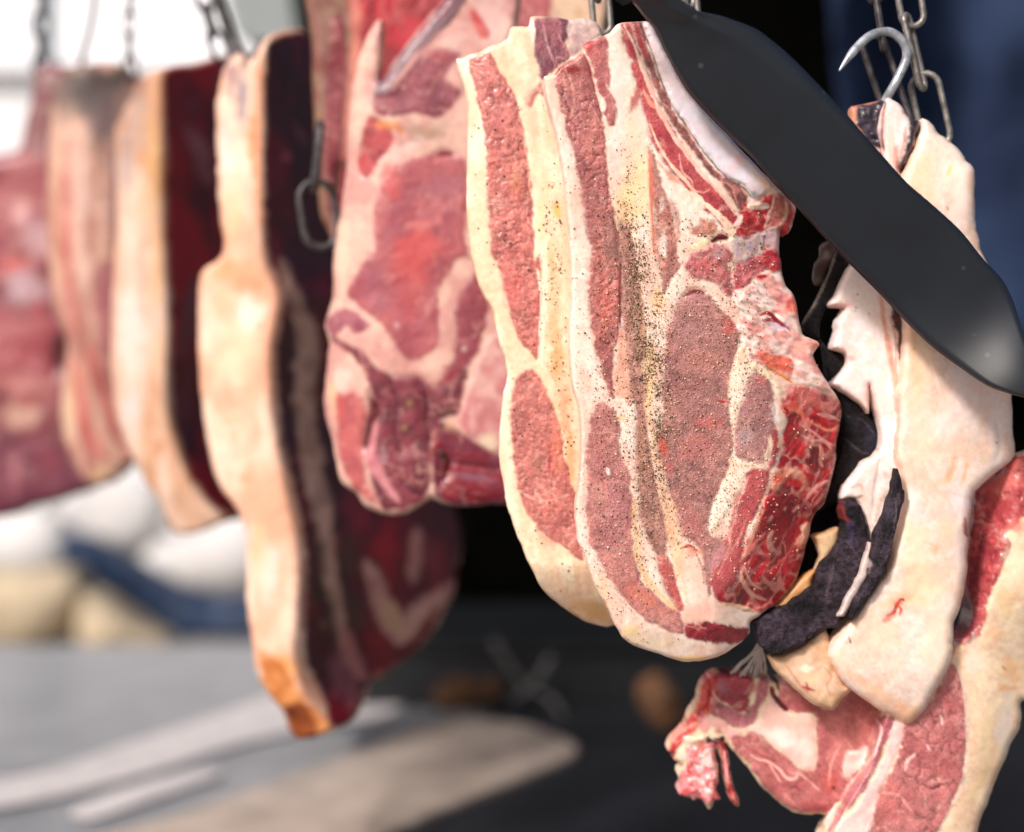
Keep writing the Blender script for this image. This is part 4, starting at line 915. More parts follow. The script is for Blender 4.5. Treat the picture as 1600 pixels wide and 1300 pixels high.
build_cut("beef_cut", "longest hanging cut with a thick fat edge charred at its tip", "meat", D_OUT, 1.34, 0.04, D_R, step=3.6, dep=dep_D, seed=41, base=((248, 212, 190), (232, 176, 148)), bang=84, bst=2.6, lump=1.6, lump_sc=60, rim=.005, edge=2)

# E
Ecr = spline(pts("F 252,60 253,125 253,236 252,338 257,434 260,535 257,620 270,687 297,755 338,805 360,830"), False, 4)
def dep_E(u, v):
    s = u - np.interp(v, Ecr[:, 1], Ecr[:, 0]); k = KPX * 1.55
    return sp(s, 6) * k * 1.5 + sp(-s, 10) * k * .3
E_OUT = "F 203,150 216,124 240,112 262,104 304,97 340,88 366,84 400,100 420,300 420,700 400,800 351,816 304,834 270,830 250,788 220,738 189,670 176,586 177,434 182,338 182,203"
E_R = [stain_or_shade(212, 135, 30, 40, (120, 88, 80), .75), stain_or_shade(196, 240, 12, 70, (150, 120, 118), .7), stain_or_shade(222, 420, 8, 160, (206, 140, 110), .5),stain_or_shade(215, 190, 26, 60, (190, 160, 150), .7), stain_or_shade(200, 260, 16, 50, (196, 176, 176), .6), stain_or_shade(240, 250, 14, 110, (216, 168, 112), .7), stain_or_shade(245, 420, 10, 80, (226, 170, 110), .7), stain_or_shade(250, 560, 8, 60, (230, 180, 130), .5), stain_or_shade(205, 520, 26, 90, (246, 226, 220), .7), stain_or_shade(205, 640, 20, 50, (232, 220, 222), .6), stain_or_shade(230, 484, 22, 8, (240, 180, 160), .6), stain_or_shade(248, 700, 12, 20, (196, 130, 86), .8), stain_or_shade(300, 790, 40, 30, (214, 170, 140), .6, 30), stain_or_shade(325, 812, 30, 16, (180, 140, 120), .6), stain_or_shade(230, 320, 20, 40, (214, 180, 140), .5), stain_or_shade(200, 390, 20, 60, (240, 206, 190), .6),
       R("muscle", "F 257,108 304,100 366,86 420,100 430,700 400,800 345,800 305,755 280,687 267,620 268,535 264,434 260,338 260,236", ((176, 4, 20), (104, 6, 14)), lean=.3, h=0, sc=50, soft=5, ang=80, st=2), stain_or_shade(270, 180, 14, 90, (120, 2, 20), .6), stain_or_shade(325, 200, 8, 60, (70, 8, 12), .6), stain_or_shade(352, 130, 18, 40, (130, 90, 96), .7), stain_or_shade(300, 165, 14, 20, (140, 50, 66), .6), line("F 292,195 315,240 330,290", 13, ((176, 106, 108), (150, 80, 84)), soft=7), stain_or_shade(330, 370, 10, 60, (110, 16, 14), .6), stain_or_shade(320, 340, 6, 60, (40, 6, 6), .7), line("F 300,560 290,620 292,680", 12, ((120, 50, 56),) * 2, soft=6), line("F 306,430 290,520 285,560", 12, ((130, 70, 74),) * 2, soft=6), stain_or_shade(300, 690, 24, 60, (36, 6, 6), .7)]
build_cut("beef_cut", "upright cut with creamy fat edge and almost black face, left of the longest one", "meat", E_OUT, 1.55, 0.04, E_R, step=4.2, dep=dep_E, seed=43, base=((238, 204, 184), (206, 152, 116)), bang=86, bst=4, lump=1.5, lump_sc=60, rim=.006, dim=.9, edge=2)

# F
F_OUT = "F 78,203 84,150 98,108 142,100 170,96 203,106 216,135 230,180 250,400 250,640 222,716 206,722 182,745 159,760 135,752 111,715 98,664 98,604 105,535 84,484 80,440 71,338"
F_R = [stain_or_shade(140, 140, 80, 46, (64, 52, 50), .95), stain_or_shade(180, 300, 10, 120, (120, 90, 90), .7), stain_or_shade(150, 260, 8, 90, (150, 80, 80), .6),stain_or_shade(140, 150, 60, 50, (92, 80, 78), .95), stain_or_shade(165, 175, 50, 50, (104, 90, 90), .8), stain_or_shade(190, 120, 26, 26, (50, 42, 42), .85), stain_or_shade(160, 200, 24, 60, (110, 92, 94), .7), stain_or_shade(100, 160, 14, 50, (140, 118, 112), .6), stain_or_shade(185, 240, 16, 80, (150, 130, 130), .6), stain_or_shade(90, 330, 10, 120, (226, 180, 150), .6), stain_or_shade(170, 310, 12, 90, (180, 140, 136), .6), stain_or_shade(128, 300, 14, 100, (240, 206, 196), .6), stain_or_shade(130, 420, 16, 60, (236, 200, 184), .6),
       line("F 104,215 102,320 106,430 118,520", 6, ((190, 90, 92), (206, 130, 120)), soft=4), line("F 112,560 126,640 140,690 175,720", 6, ((206, 100, 96), (190, 84, 84)), soft=4), line("F 140,540 160,600 176,660 196,715", 7, ((196, 96, 96), (170, 70, 76)), soft=4), R("muscle", "F 145,420 178,410 185,520 180,620 165,570 150,520", ((190, 126, 126), (176, 108, 112)), soft=6, sc=40), stain_or_shade(190, 724, 12, 8, (130, 20, 26), .8), stain_or_shade(130, 600, 10, 50, (222, 130, 112), .5), stain_or_shade(110, 640, 8, 60, (206, 190, 140), .5), stain_or_shade(155, 740, 16, 14, (236, 200, 150), .6), stain_or_shade(160, 690, 12, 40, (232, 160, 150), .5), stain_or_shade(205, 500, 14, 200, (200, 150, 140), .4)]
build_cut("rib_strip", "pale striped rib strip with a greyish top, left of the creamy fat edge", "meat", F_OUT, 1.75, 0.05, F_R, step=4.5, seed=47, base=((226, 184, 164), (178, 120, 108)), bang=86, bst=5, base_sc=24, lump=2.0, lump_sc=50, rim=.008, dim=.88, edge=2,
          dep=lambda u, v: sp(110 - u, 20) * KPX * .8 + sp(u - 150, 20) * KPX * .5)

# G
G_OUT = "F -150,330 -90,275 0,243 32,228 44,170 58,108 84,100 110,110 130,300 150,520 150,740 136,766 84,783 44,793 0,810 -70,806 -130,740 -150,620 -165,480"
G_R = [R("muscle", "F -70,250 34,230 72,243 70,340 60,420 -70,440", ((160, 78, 88), (180, 100, 106)), soft=6, sc=40), R("muscle", "F 34,225 45,170 60,110 86,104 96,160 70,210 60,240", ((150, 100, 100), (140, 70, 80)), soft=6, sc=30), stain_or_shade(90, 160, 14, 60, (150, 140, 136), .5), stain_or_shade(60, 310, 6, 40, (150, 20, 36), .6), stain_or_shade(30, 330, 18, 30, (230, 170, 165), .6), stain_or_shade(60, 370, 40, 44, (240, 200, 206), .7), stain_or_shade(20, 415, 30, 14, (246, 120, 116), .7), stain_or_shade(40, 450, 40, 30, (240, 206, 214), .7), stain_or_shade(60, 480, 12, 14, (190, 50, 66), .7), R("muscle", "F -70,480 40,490 80,500 90,560 70,600 -70,600", ((186, 104, 112), (170, 76, 86)), soft=6, sc=40), line("F 92,520 94,545 86,580", 13, ((70, 4, 8),) * 2, soft=6, g=3, gw=9), stain_or_shade(30, 600, 50, 20, (226, 160, 150), .6), stain_or_shade(40, 625, 24, 16, (170, 84, 86), .7), stain_or_shade(30, 650, 40, 22, (226, 186, 164), .7), R("muscle", "F -150,670 50,690 100,660 150,700 150,760 44,795 -70,820 -140,760", ((134, 66, 84), (112, 44, 66)), soft=6, sc=40), stain_or_shade(25, 740, 12, 50, (190, 120, 130), .6), stain_or_shade(75, 725, 24, 26, (150, 56, 72), .6), stain_or_shade(10, 680, 14, 14, (90, 70, 90), .6), stain_or_shade(90, 680, 10, 20, (130, 80, 40), .6)]
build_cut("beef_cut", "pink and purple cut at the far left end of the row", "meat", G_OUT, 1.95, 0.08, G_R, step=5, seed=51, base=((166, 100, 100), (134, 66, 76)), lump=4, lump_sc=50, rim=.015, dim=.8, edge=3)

# ------------------------------------------------------------------ right: fat covered cut on the S hook
I_ROOT = empty("fat_covered_cut", P3(1420, 1130, 1.0), "thick pale fat-covered cut with dried black meat, hanging from the S-hook at the right", "meat")
WFAT = ((250, 226, 214), (246, 210, 190))
I1 = ("f 890,822 960,862 1000,920 1110,1000 1200,1110 1255,1180 1262,1298 g 1325,60 1330,250 1362,395 1440,560 1520,900 1530,1190 h 1525,70 1535,200 1540,400 1470,470 1330,592 1310,655 1290,850 1280,1050 1230,1275 "
      "i 1300,150 1290,290 1250,380 1190,490 1150,550 1100,582 1050,555 960,510 830,410 780,330 765,280 800,200 h 660,1292 740,1160 850,1010 900,800 932,610 905,480 885,420 890,300 905,200 900,60 g 915,1100 930,900 935,780 870,600 F 1405,400 1400,330 f 760,1210 800,1120 850,1000 880,900")
I1_R = [
    stain_or_shade(1440, 290, 30, 60, (248, 206, 166), .6), stain_or_shade(1430, 320, 14, 40, (244, 180, 130), .6), stain_or_shade(1500, 300, 20, 90, (252, 234, 222), .6), stain_or_shade(1484, 265, 5, 14, (240, 206, 120), .7, 20), stain_or_shade(1480, 325, 4, 6, (206, 140, 70), .8), stain_or_shade(1425, 520, 10, 60, (236, 176, 130), .6), stain_or_shade(1429, 545, 3, 4, (170, 110, 60), .8),
    stain_or_shade(1440, 560, 30, 60, (250, 214, 180), .5), stain_or_shade(1430, 600, 16, 80, (250, 206, 160), .5), stain_or_shade(1510, 600, 40, 60, (252, 224, 222), .5), stain_or_shade(1555, 650, 22, 60, (246, 226, 226), .6), stain_or_shade(1440, 670, 24, 80, (252, 220, 190), .5), stain_or_shade(1490, 650, 30, 40, (252, 224, 214), .6),
    stain_or_shade(1485, 738, 8, 30, (250, 176, 130), .75, 18), stain_or_shade(1509, 735, 5, 24, (246, 180, 130), .75, 15), stain_or_shade(1470, 755, 30, 8, (248, 190, 150), .5, -20), stain_or_shade(1500, 790, 30, 40, (240, 220, 230), .5), stain_or_shade(1555, 720, 12, 50, (226, 214, 210), .5, 10), stain_or_shade(1539, 716, 3.5, 3.5, (236, 226, 140), .8), stain_or_shade(1557, 691, 1.5, 1.6, (60, 50, 50), .9),
    stain_or_shade(1430, 850, 30, 60, (252, 222, 184), .6), stain_or_shade(1480, 830, 26, 40, (250, 206, 170), .5), stain_or_shade(1460, 860, 14, 10, (244, 200, 160), .6), stain_or_shade(1500, 860, 16, 60, (236, 216, 214), .6), stain_or_shade(1460, 800, 50, 10, (236, 206, 200), .4, -10), stain_or_shade(1440, 920, 40, 40, (252, 216, 176), .6), stain_or_shade(1380, 990, 40, 30, (252, 226, 200), .5), stain_or_shade(1400, 940, 40, 14, (250, 186, 130), .5, -20), stain_or_shade(1470, 1000, 40, 70, (254, 238, 214), .5),
    line("h 840,1290 880,1260 890,1230 915,1195 935,1200", 3.4, ((196, 40, 34), (150, 20, 24)), a=.95, g=.7, wob=2), stain_or_shade(1388, 965, 16, 7, (200, 80, 70), .7, -30), stain_or_shade(1405, 942, 10, 6, (226, 90, 70), .6, -20), line("h 895,1225 915,1250 905,1290", 2.2, ((206, 50, 40),) * 2, a=.9),
    line("i 845,205 852,235", 1.2, ((40, 30, 36),) * 2), stain_or_shade(1324, 1005, 2, 2, (40, 30, 36), .9), stain_or_shade(1330, 1000, 1.6, 1.6, (50, 36, 40), .9), stain_or_shade(1352, 1068, 60, 14, (246, 190, 150), .6, 35), stain_or_shade(1310, 1025, 16, 16, (246, 206, 176), .6), stain_or_shade(1420, 1115, 26, 16, (246, 190, 150), .65), stain_or_shade(1408, 1105, 14, 8, (240, 160, 110), .5, 30),
    line("h 905,60 900,200 890,330 885,420", 2.0, ((206, 150, 140),) * 2, a=.6), line("h 1040,430 1090,560 1180,640 1230,760", 1.6, ((232, 190, 180),) * 2, a=.5, g=.3), line("h 1440,200 1460,360 1440,430", 1.6, ((206, 190, 186),) * 2, a=.6, g=.4), line("h 1180,600 1300,640", 1.4, ((222, 190, 180),) * 2, a=.5, g=.3), line("g 1000,900 1080,1050 1120,1200", 1.5, ((232, 196, 180),) * 2, a=.5, g=.3), line("g 1140,980 1180,1020 1150,1080 1200,1160", 1.4, ((230, 196, 176),) * 2, a=.5, g=.25), line("h 1000,600 1060,640 1040,720", 1.4, ((230, 190, 170),) * 2, a=.45, g=.3), line("h 1270,740 1275,830 1290,850", 3.0, ((120, 30, 44),) * 2, a=.8), line("h 1050,880 1110,900 1120,960", 1.4, ((226, 180, 160),) * 2, a=.5, g=.3), line("F 1480,420 1500,500 1560,590", 1.2, ((232, 190, 170),) * 2, a=.4, g=.2),
    line("g 1010,80 1025,92", 1.2, ((90, 50, 40),) * 2),
]
def dep_i(u, v):
    return sp(u - 1500, 50) * KPX * .45 + sp(v - 1060, 30) * KPX * .4 + sstep(330, 180, v) * .012
build_cut("", "", "", I1, 0.985, 0.03, I1_R, step=2.6, dep=dep_i, seed=61, base=WFAT, base_part="fat_slab", root=I_ROOT, lump=1.3, lump_sc=70, rim=.007, fine=.28, fine_sc=12, edge=2)
I2 = ("f 640,690 680,688 740,730 800,820 870,836 885,860 840,1000 790,1120 745,1200 F 1420,300 1425,420 1425,520 1415,700 1405,760 1385,850 h 740,900 720,800 690,690 640,640 580,645 600,570 700,440 760,400 795,350 800,230 740,1 g 740,1300 700,1255 600,1180 528,1130 600,1055 622,1000 600,960 530,935 555,850 560,780 600,720 520,700 560,625 640,470 F 1345,395 1380,330 1385,280 1372,200")
DRY = ((60, 48, 58), (24, 18, 23))
I2_R = [
    R("dried_meat", "f 800,820 880,836 880,900 850,1000 800,1110 745,1200 725,1160 760,1060 790,960", ((66, 48, 60), (36, 26, 32)), h=.4, rough=1.4, sc=8, lean=.9), line("f 640,700 620,820 615,940 625,1050", 3, ((150, 30, 36), (120, 20, 30)), a=.9), stain_or_shade(1392, 230, 10, 40, (250, 206, 180), .6), stain_or_shade(1400, 250, 6, 26, (220, 110, 90), .6), stain_or_shade(1403, 262, 4, 20, (120, 40, 40), .6), line("f 780,880 770,980 740,1100", 2.4, ((206, 110, 90),) * 2, a=.6),
    stain_or_shade(1350, 480, 30, 50, (254, 240, 236), .5), stain_or_shade(1360, 535, 10, 5, (248, 226, 190), .7), stain_or_shade(1338, 480, 2, 2, (90, 70, 70), .8), stain_or_shade(1336, 485, 2, 2, (70, 50, 50), .8), stain_or_shade(1358, 490, 1.6, 1.8, (90, 70, 70), .8), stain_or_shade(1340, 460, 1.6, 1.6, (100, 80, 80), .8), stain_or_shade(1315, 477, 20, 5, (236, 170, 170), .7), stain_or_shade(1330, 560, 6, 5, (226, 150, 150), .7),
    line("g 800,630 820,780 850,950 875,1100 885,1290", 4, ((240, 186, 166), (226, 160, 140)), soft=2.5), line("g 850,760 885,880 890,1100 910,1290 h 905,60 900,180", 2.2, ((206, 170, 150), (190, 150, 130)), h=.6), R("dried_meat", "g 860,640 940,720 940,850 925,1000 925,1160 905,1000 890,850 870,760", ((60, 34, 36), (90, 50, 46)), h=-.5, rough=.8, sc=7),
    line("h 780,240 790,420 760,600 765,740", 1.6, ((170, 150, 146),) * 2, a=.7, g=.4), line("h 620,580 690,560 700,600", 2, ((206, 150, 120),) * 2, a=.6), stain_or_shade(1350, 775, 10, 14, (236, 200, 170), .6), line("h 700,620 640,640 600,645", 3, ((120, 50, 46),) * 2, a=.8),
    R("sinew", "h 740,880 760,700 790,560 850,470 870,560 800,700 775,900", ((240, 220, 214), (226, 200, 190)), lean=0, h=.3, sc=14, ang=75, st=2),
]
build_cut("", "", "", I2, 1.0, 0.022, I2_R, step=2.6, seed=63, base=((253, 234, 230), (248, 222, 214)), base_part="inner_fat", root=I_ROOT, lump=1.0, lump_sc=50, rim=.005, edge=2.4)
build_cut("", "", "", "F 1236,640 1300,625 1380,650 1400,760 1380,880 1340,980 1290,1015 1235,1000 1190,975 1215,930 1245,850 1262,760", 1.035, 0.012,
          [stain_or_shade(1345, 690, 16, 30, (48, 46, 62), .6), stain_or_shade(1320, 655, 24, 20, (40, 38, 50), .6), line("h 600,300 700,380 760,390", 1.2, ((84, 76, 90),) * 2, a=.6)], step=2.6, seed=72, base=((24, 18, 22), (14, 10, 12)), base_part="dried_meat", mat=DRYM, root=I_ROOT, lump=1.6, lump_sc=24, rim=.003, fine=1.0, fine_sc=8, base_lean=1, base_speck=.5, edge=5)
# top left dried end under the hook
build_cut("", "", "", "f 400,742 430,735 560,708 640,690 655,760 640,900 620,1040 600,1090 540,1060 460,960 408,880 395,800", 1.006, 0.016,
          [R("dried_meat", "f 445,742 560,715 645,700 625,800 615,900 625,1010 580,1030 500,960 445,870", ((62, 48, 64), (36, 28, 40)), h=.3, rough=1.6, sc=9, lean=.9), stain_or_shade(1377, 203, 3, 3, (206, 190, 196), .8), line("f 560,740 575,860 590,1000", 1.6, ((100, 84, 96),) * 2, a=.7), stain_or_shade(1370, 235, 7, 4, (206, 196, 206), .7, -20)], step=2.2, seed=64,
          base=((226, 166, 136), (206, 136, 112)), base_part="fat_rim", root=I_ROOT, rim=.004)
dryR = [R("x", "F 0,0 1,0 1,1", DRY, part=False), line("h 540,1000 520,1100 500,1180", 2, ((110, 90, 96),) * 2, a=.6), stain_or_shade(1330, 830, 10, 30, (70, 58, 84), .6), stain_or_shade(1300, 900, 20, 20, (84, 70, 84), .5), line("h 600,860 640,900 700,1000", 1.4, ((96, 80, 96),) * 2, a=.6), line("h 590,650 600,740 640,760", 3, ((150, 60, 60), (110, 40, 44)), a=.7), stain_or_shade(1250, 970, 30, 18, (44, 36, 46), .5)]
build_cut("", "", "", "h 575,700 600,650 640,640 690,690 725,800 745,900 715,980 690,1060 640,1170 590,1280 i 800,160 700,200 640,240 560,282 500,272 440,180 430,130 520,100 h 330,1190 420,1130 450,1060 500,970 570,870 600,780", 0.992, 0.02, dryR,
          step=2.6, seed=65, base=DRY, base_part="dried_meat", mat=DRYM, root=I_ROOT, lump=1.5, lump_sc=22, rim=.002, fine=1.1, fine_sc=8, base_speck=.6, base_lean=.35, edge=5)
build_cut("", "", "", "h 895,470 925,560 932,610 915,720 880,860 850,1000 790,1110 740,1170 690,1250 640,1310 620,1300 680,1180 730,1080 745,960 790,800 830,700 870,560", 0.978, 0.012,
          [stain_or_shade(1390, 800, 10, 20, (96, 84, 100), .5), line("h 720,960 740,1000 690,1110 620,1250", 4, ((196, 176, 176), (160, 140, 146)), a=.8), line("h 890,640 880,800 850,960", 1.4, ((116, 100, 116),) * 2, a=.7)], step=2.4, seed=66, base=((70, 58, 68), (32, 26, 32)), base_part="dried_meat", mat=DRYM, root=I_ROOT, lump=1.0, lump_sc=14, rim=.0015, edge=5, fine=1.0, fine_sc=7, base_speck=.6, base_lean=.35)
build_cut("", "", "", "h 418,838 500,815 572,798 565,890 520,960 430,1040 460,960 450,900", 1.0, 0.014, [stain_or_shade(1280, 860, 14, 10, (236, 206, 170), .6)], step=2.6, seed=67, base=((216, 178, 140), (190, 150, 112)), base_part="fat_scrap", root=I_ROOT, rim=.005)
build_cut("", "", "", "h 215,1240 260,1180 350,1080 440,1025 430,1090 420,1150 340,1200 300,1260 240,1250", 1.0, 0.014, [], step=2.6, seed=68, base=((222, 180, 128), (206, 150, 100)), base_part="fat_scrap", root=I_ROOT, rim=.005)
build_cut("", "", "", "i 500,290 560,282 640,240 740,170 775,260 790,330 830,410 862,432 820,470 780,522 740,515 690,498 620,440 560,385 520,340", 1.0, 0.02,
          [stain_or_shade(1258, 1044, 14, 8, (250, 236, 216), .8), stain_or_shade(1265, 1060, 20, 10, (236, 206, 166), .6), line("i 640,420 670,430 700,440", 2.6, ((150, 30, 30),) * 2, a=.8), line("i 660,400 670,440", 2, ((170, 40, 36),) * 2, a=.8), line("i 740,340 770,380 750,420 770,470", 1.4, ((176, 130, 96),) * 2, a=.7), line("i 560,310 640,420 700,480", 2, ((196, 110, 96),) * 2, a=.5), stain_or_shade(1300, 1090, 14, 12, (206, 160, 120), .6)], step=2.4, seed=69, base=((226, 188, 160), (206, 166, 132)), base_part="fat_scrap", root=I_ROOT, rim=.007, lump=1.2, lump_sc=24)
build_cut("", "", "", "h 738,880 764,890 748,1000 705,1110 645,1222 596,1296 560,1292 618,1180 676,1062 712,970", 0.984, 0.008, [line("h 750,900 720,1000 640,1170 590,1280", 1.3, ((150, 130, 132),) * 2, a=.7), stain_or_shade(1340, 920, 8, 30, (150, 130, 136), .5, 30)], step=2.2, seed=73, base=((214, 198, 192), (186, 164, 160)), base_part="sinew", root=I_ROOT, rim=.002, bang=-60, bst=4, edge=3)
# dark hanging membrane and dried strip on the left of it
build_cut("", "", "", "g 560,400 625,450 590,560 540,660 480,760 470,880 540,960 620,960 630,1010 610,1060 530,1120 600,1180 h 560,20 660,60 740,170 790,235 795,340 760,400 690,440 650,520 600,560 575,640 500,690 440,720 520,560 560,420 590,250 590,90 540,20 g 500,1090 470,900 440,880 380,840 370,800 440,680 520,500", 1.012, 0.012,
          [line("g 560,395 510,520 440,680 370,800", 3.2, ((150, 140, 130), (120, 110, 100)), h=.8), stain_or_shade(1330, 570, 12, 12, (60, 16, 22), .7), stain_or_shade(1360, 690, 16, 30, (50, 48, 66), .6), stain_or_shade(1330, 660, 20, 20, (40, 40, 50), .5), line("h 600,300 700,380 760,390", 1.2, ((84, 76, 90),) * 2, a=.6), line("h 620,180 700,200 770,280", 1.0, ((84, 80, 100),) * 2, a=.6)], step=2.6, seed=70, base=((26, 16, 20), (14, 10, 12)), base_part="dried_meat", mat=DRYM, root=I_ROOT, lump=1.2, lump_sc=24, rim=.004, fine=.8, fine_sc=8, base_lean=1, base_speck=.5)
build_cut("", "", "", "g 470,365 520,345 568,395 545,440 500,520 480,580 440,590 428,540 435,470 465,430", 1.018, 0.006, [stain_or_shade(1290, 398, 8, 8, (160, 140, 134), .6)], step=2.2, seed=71, base=((110, 90, 86), (70, 52, 48)), base_part="membrane", root=I_ROOT, rim=.002)

# ------------------------------------------------------------------ lower right: steak with vertebra end
J_OUT = ("h 1330,582 1450,490 1540,400 1600,390 F 1650,700 1670,900 1660,1100 i 1590,480 1590,560 1560,640 1500,770 1450,900 1400,1040 1370,1140 1000,1150 720,1120 745,1040 770,985 680,972 600,960 500,885 420,780 F 1150,1180 1143,1172 q 500,700 520,760 530,900 560,1040 600,1150 612,1225 570,1225 530,1150 505,1050 480,930 460,800 425,760 430,900 440,1030 420,1080 455,1140 430,1170 400,1180 380,1240 350,1250 320,1190 260,1160 230,1190 210,1150 150,1140 100,1110 120,1040 110,950 150,880 130,860 60,850 65,790 20,760 40,700 100,620 150,560 200,470 270,330 300,220 340,150 440,100 520,105 640,110 730,150 800,140 850,130 "
         "i 520,395 560,385 640,380 720,380 900,300 1250,300 h 1290,1290 1260,1100 1300,800 1320,650")
LEANJ = ((176, 92, 92), (200, 118, 114))
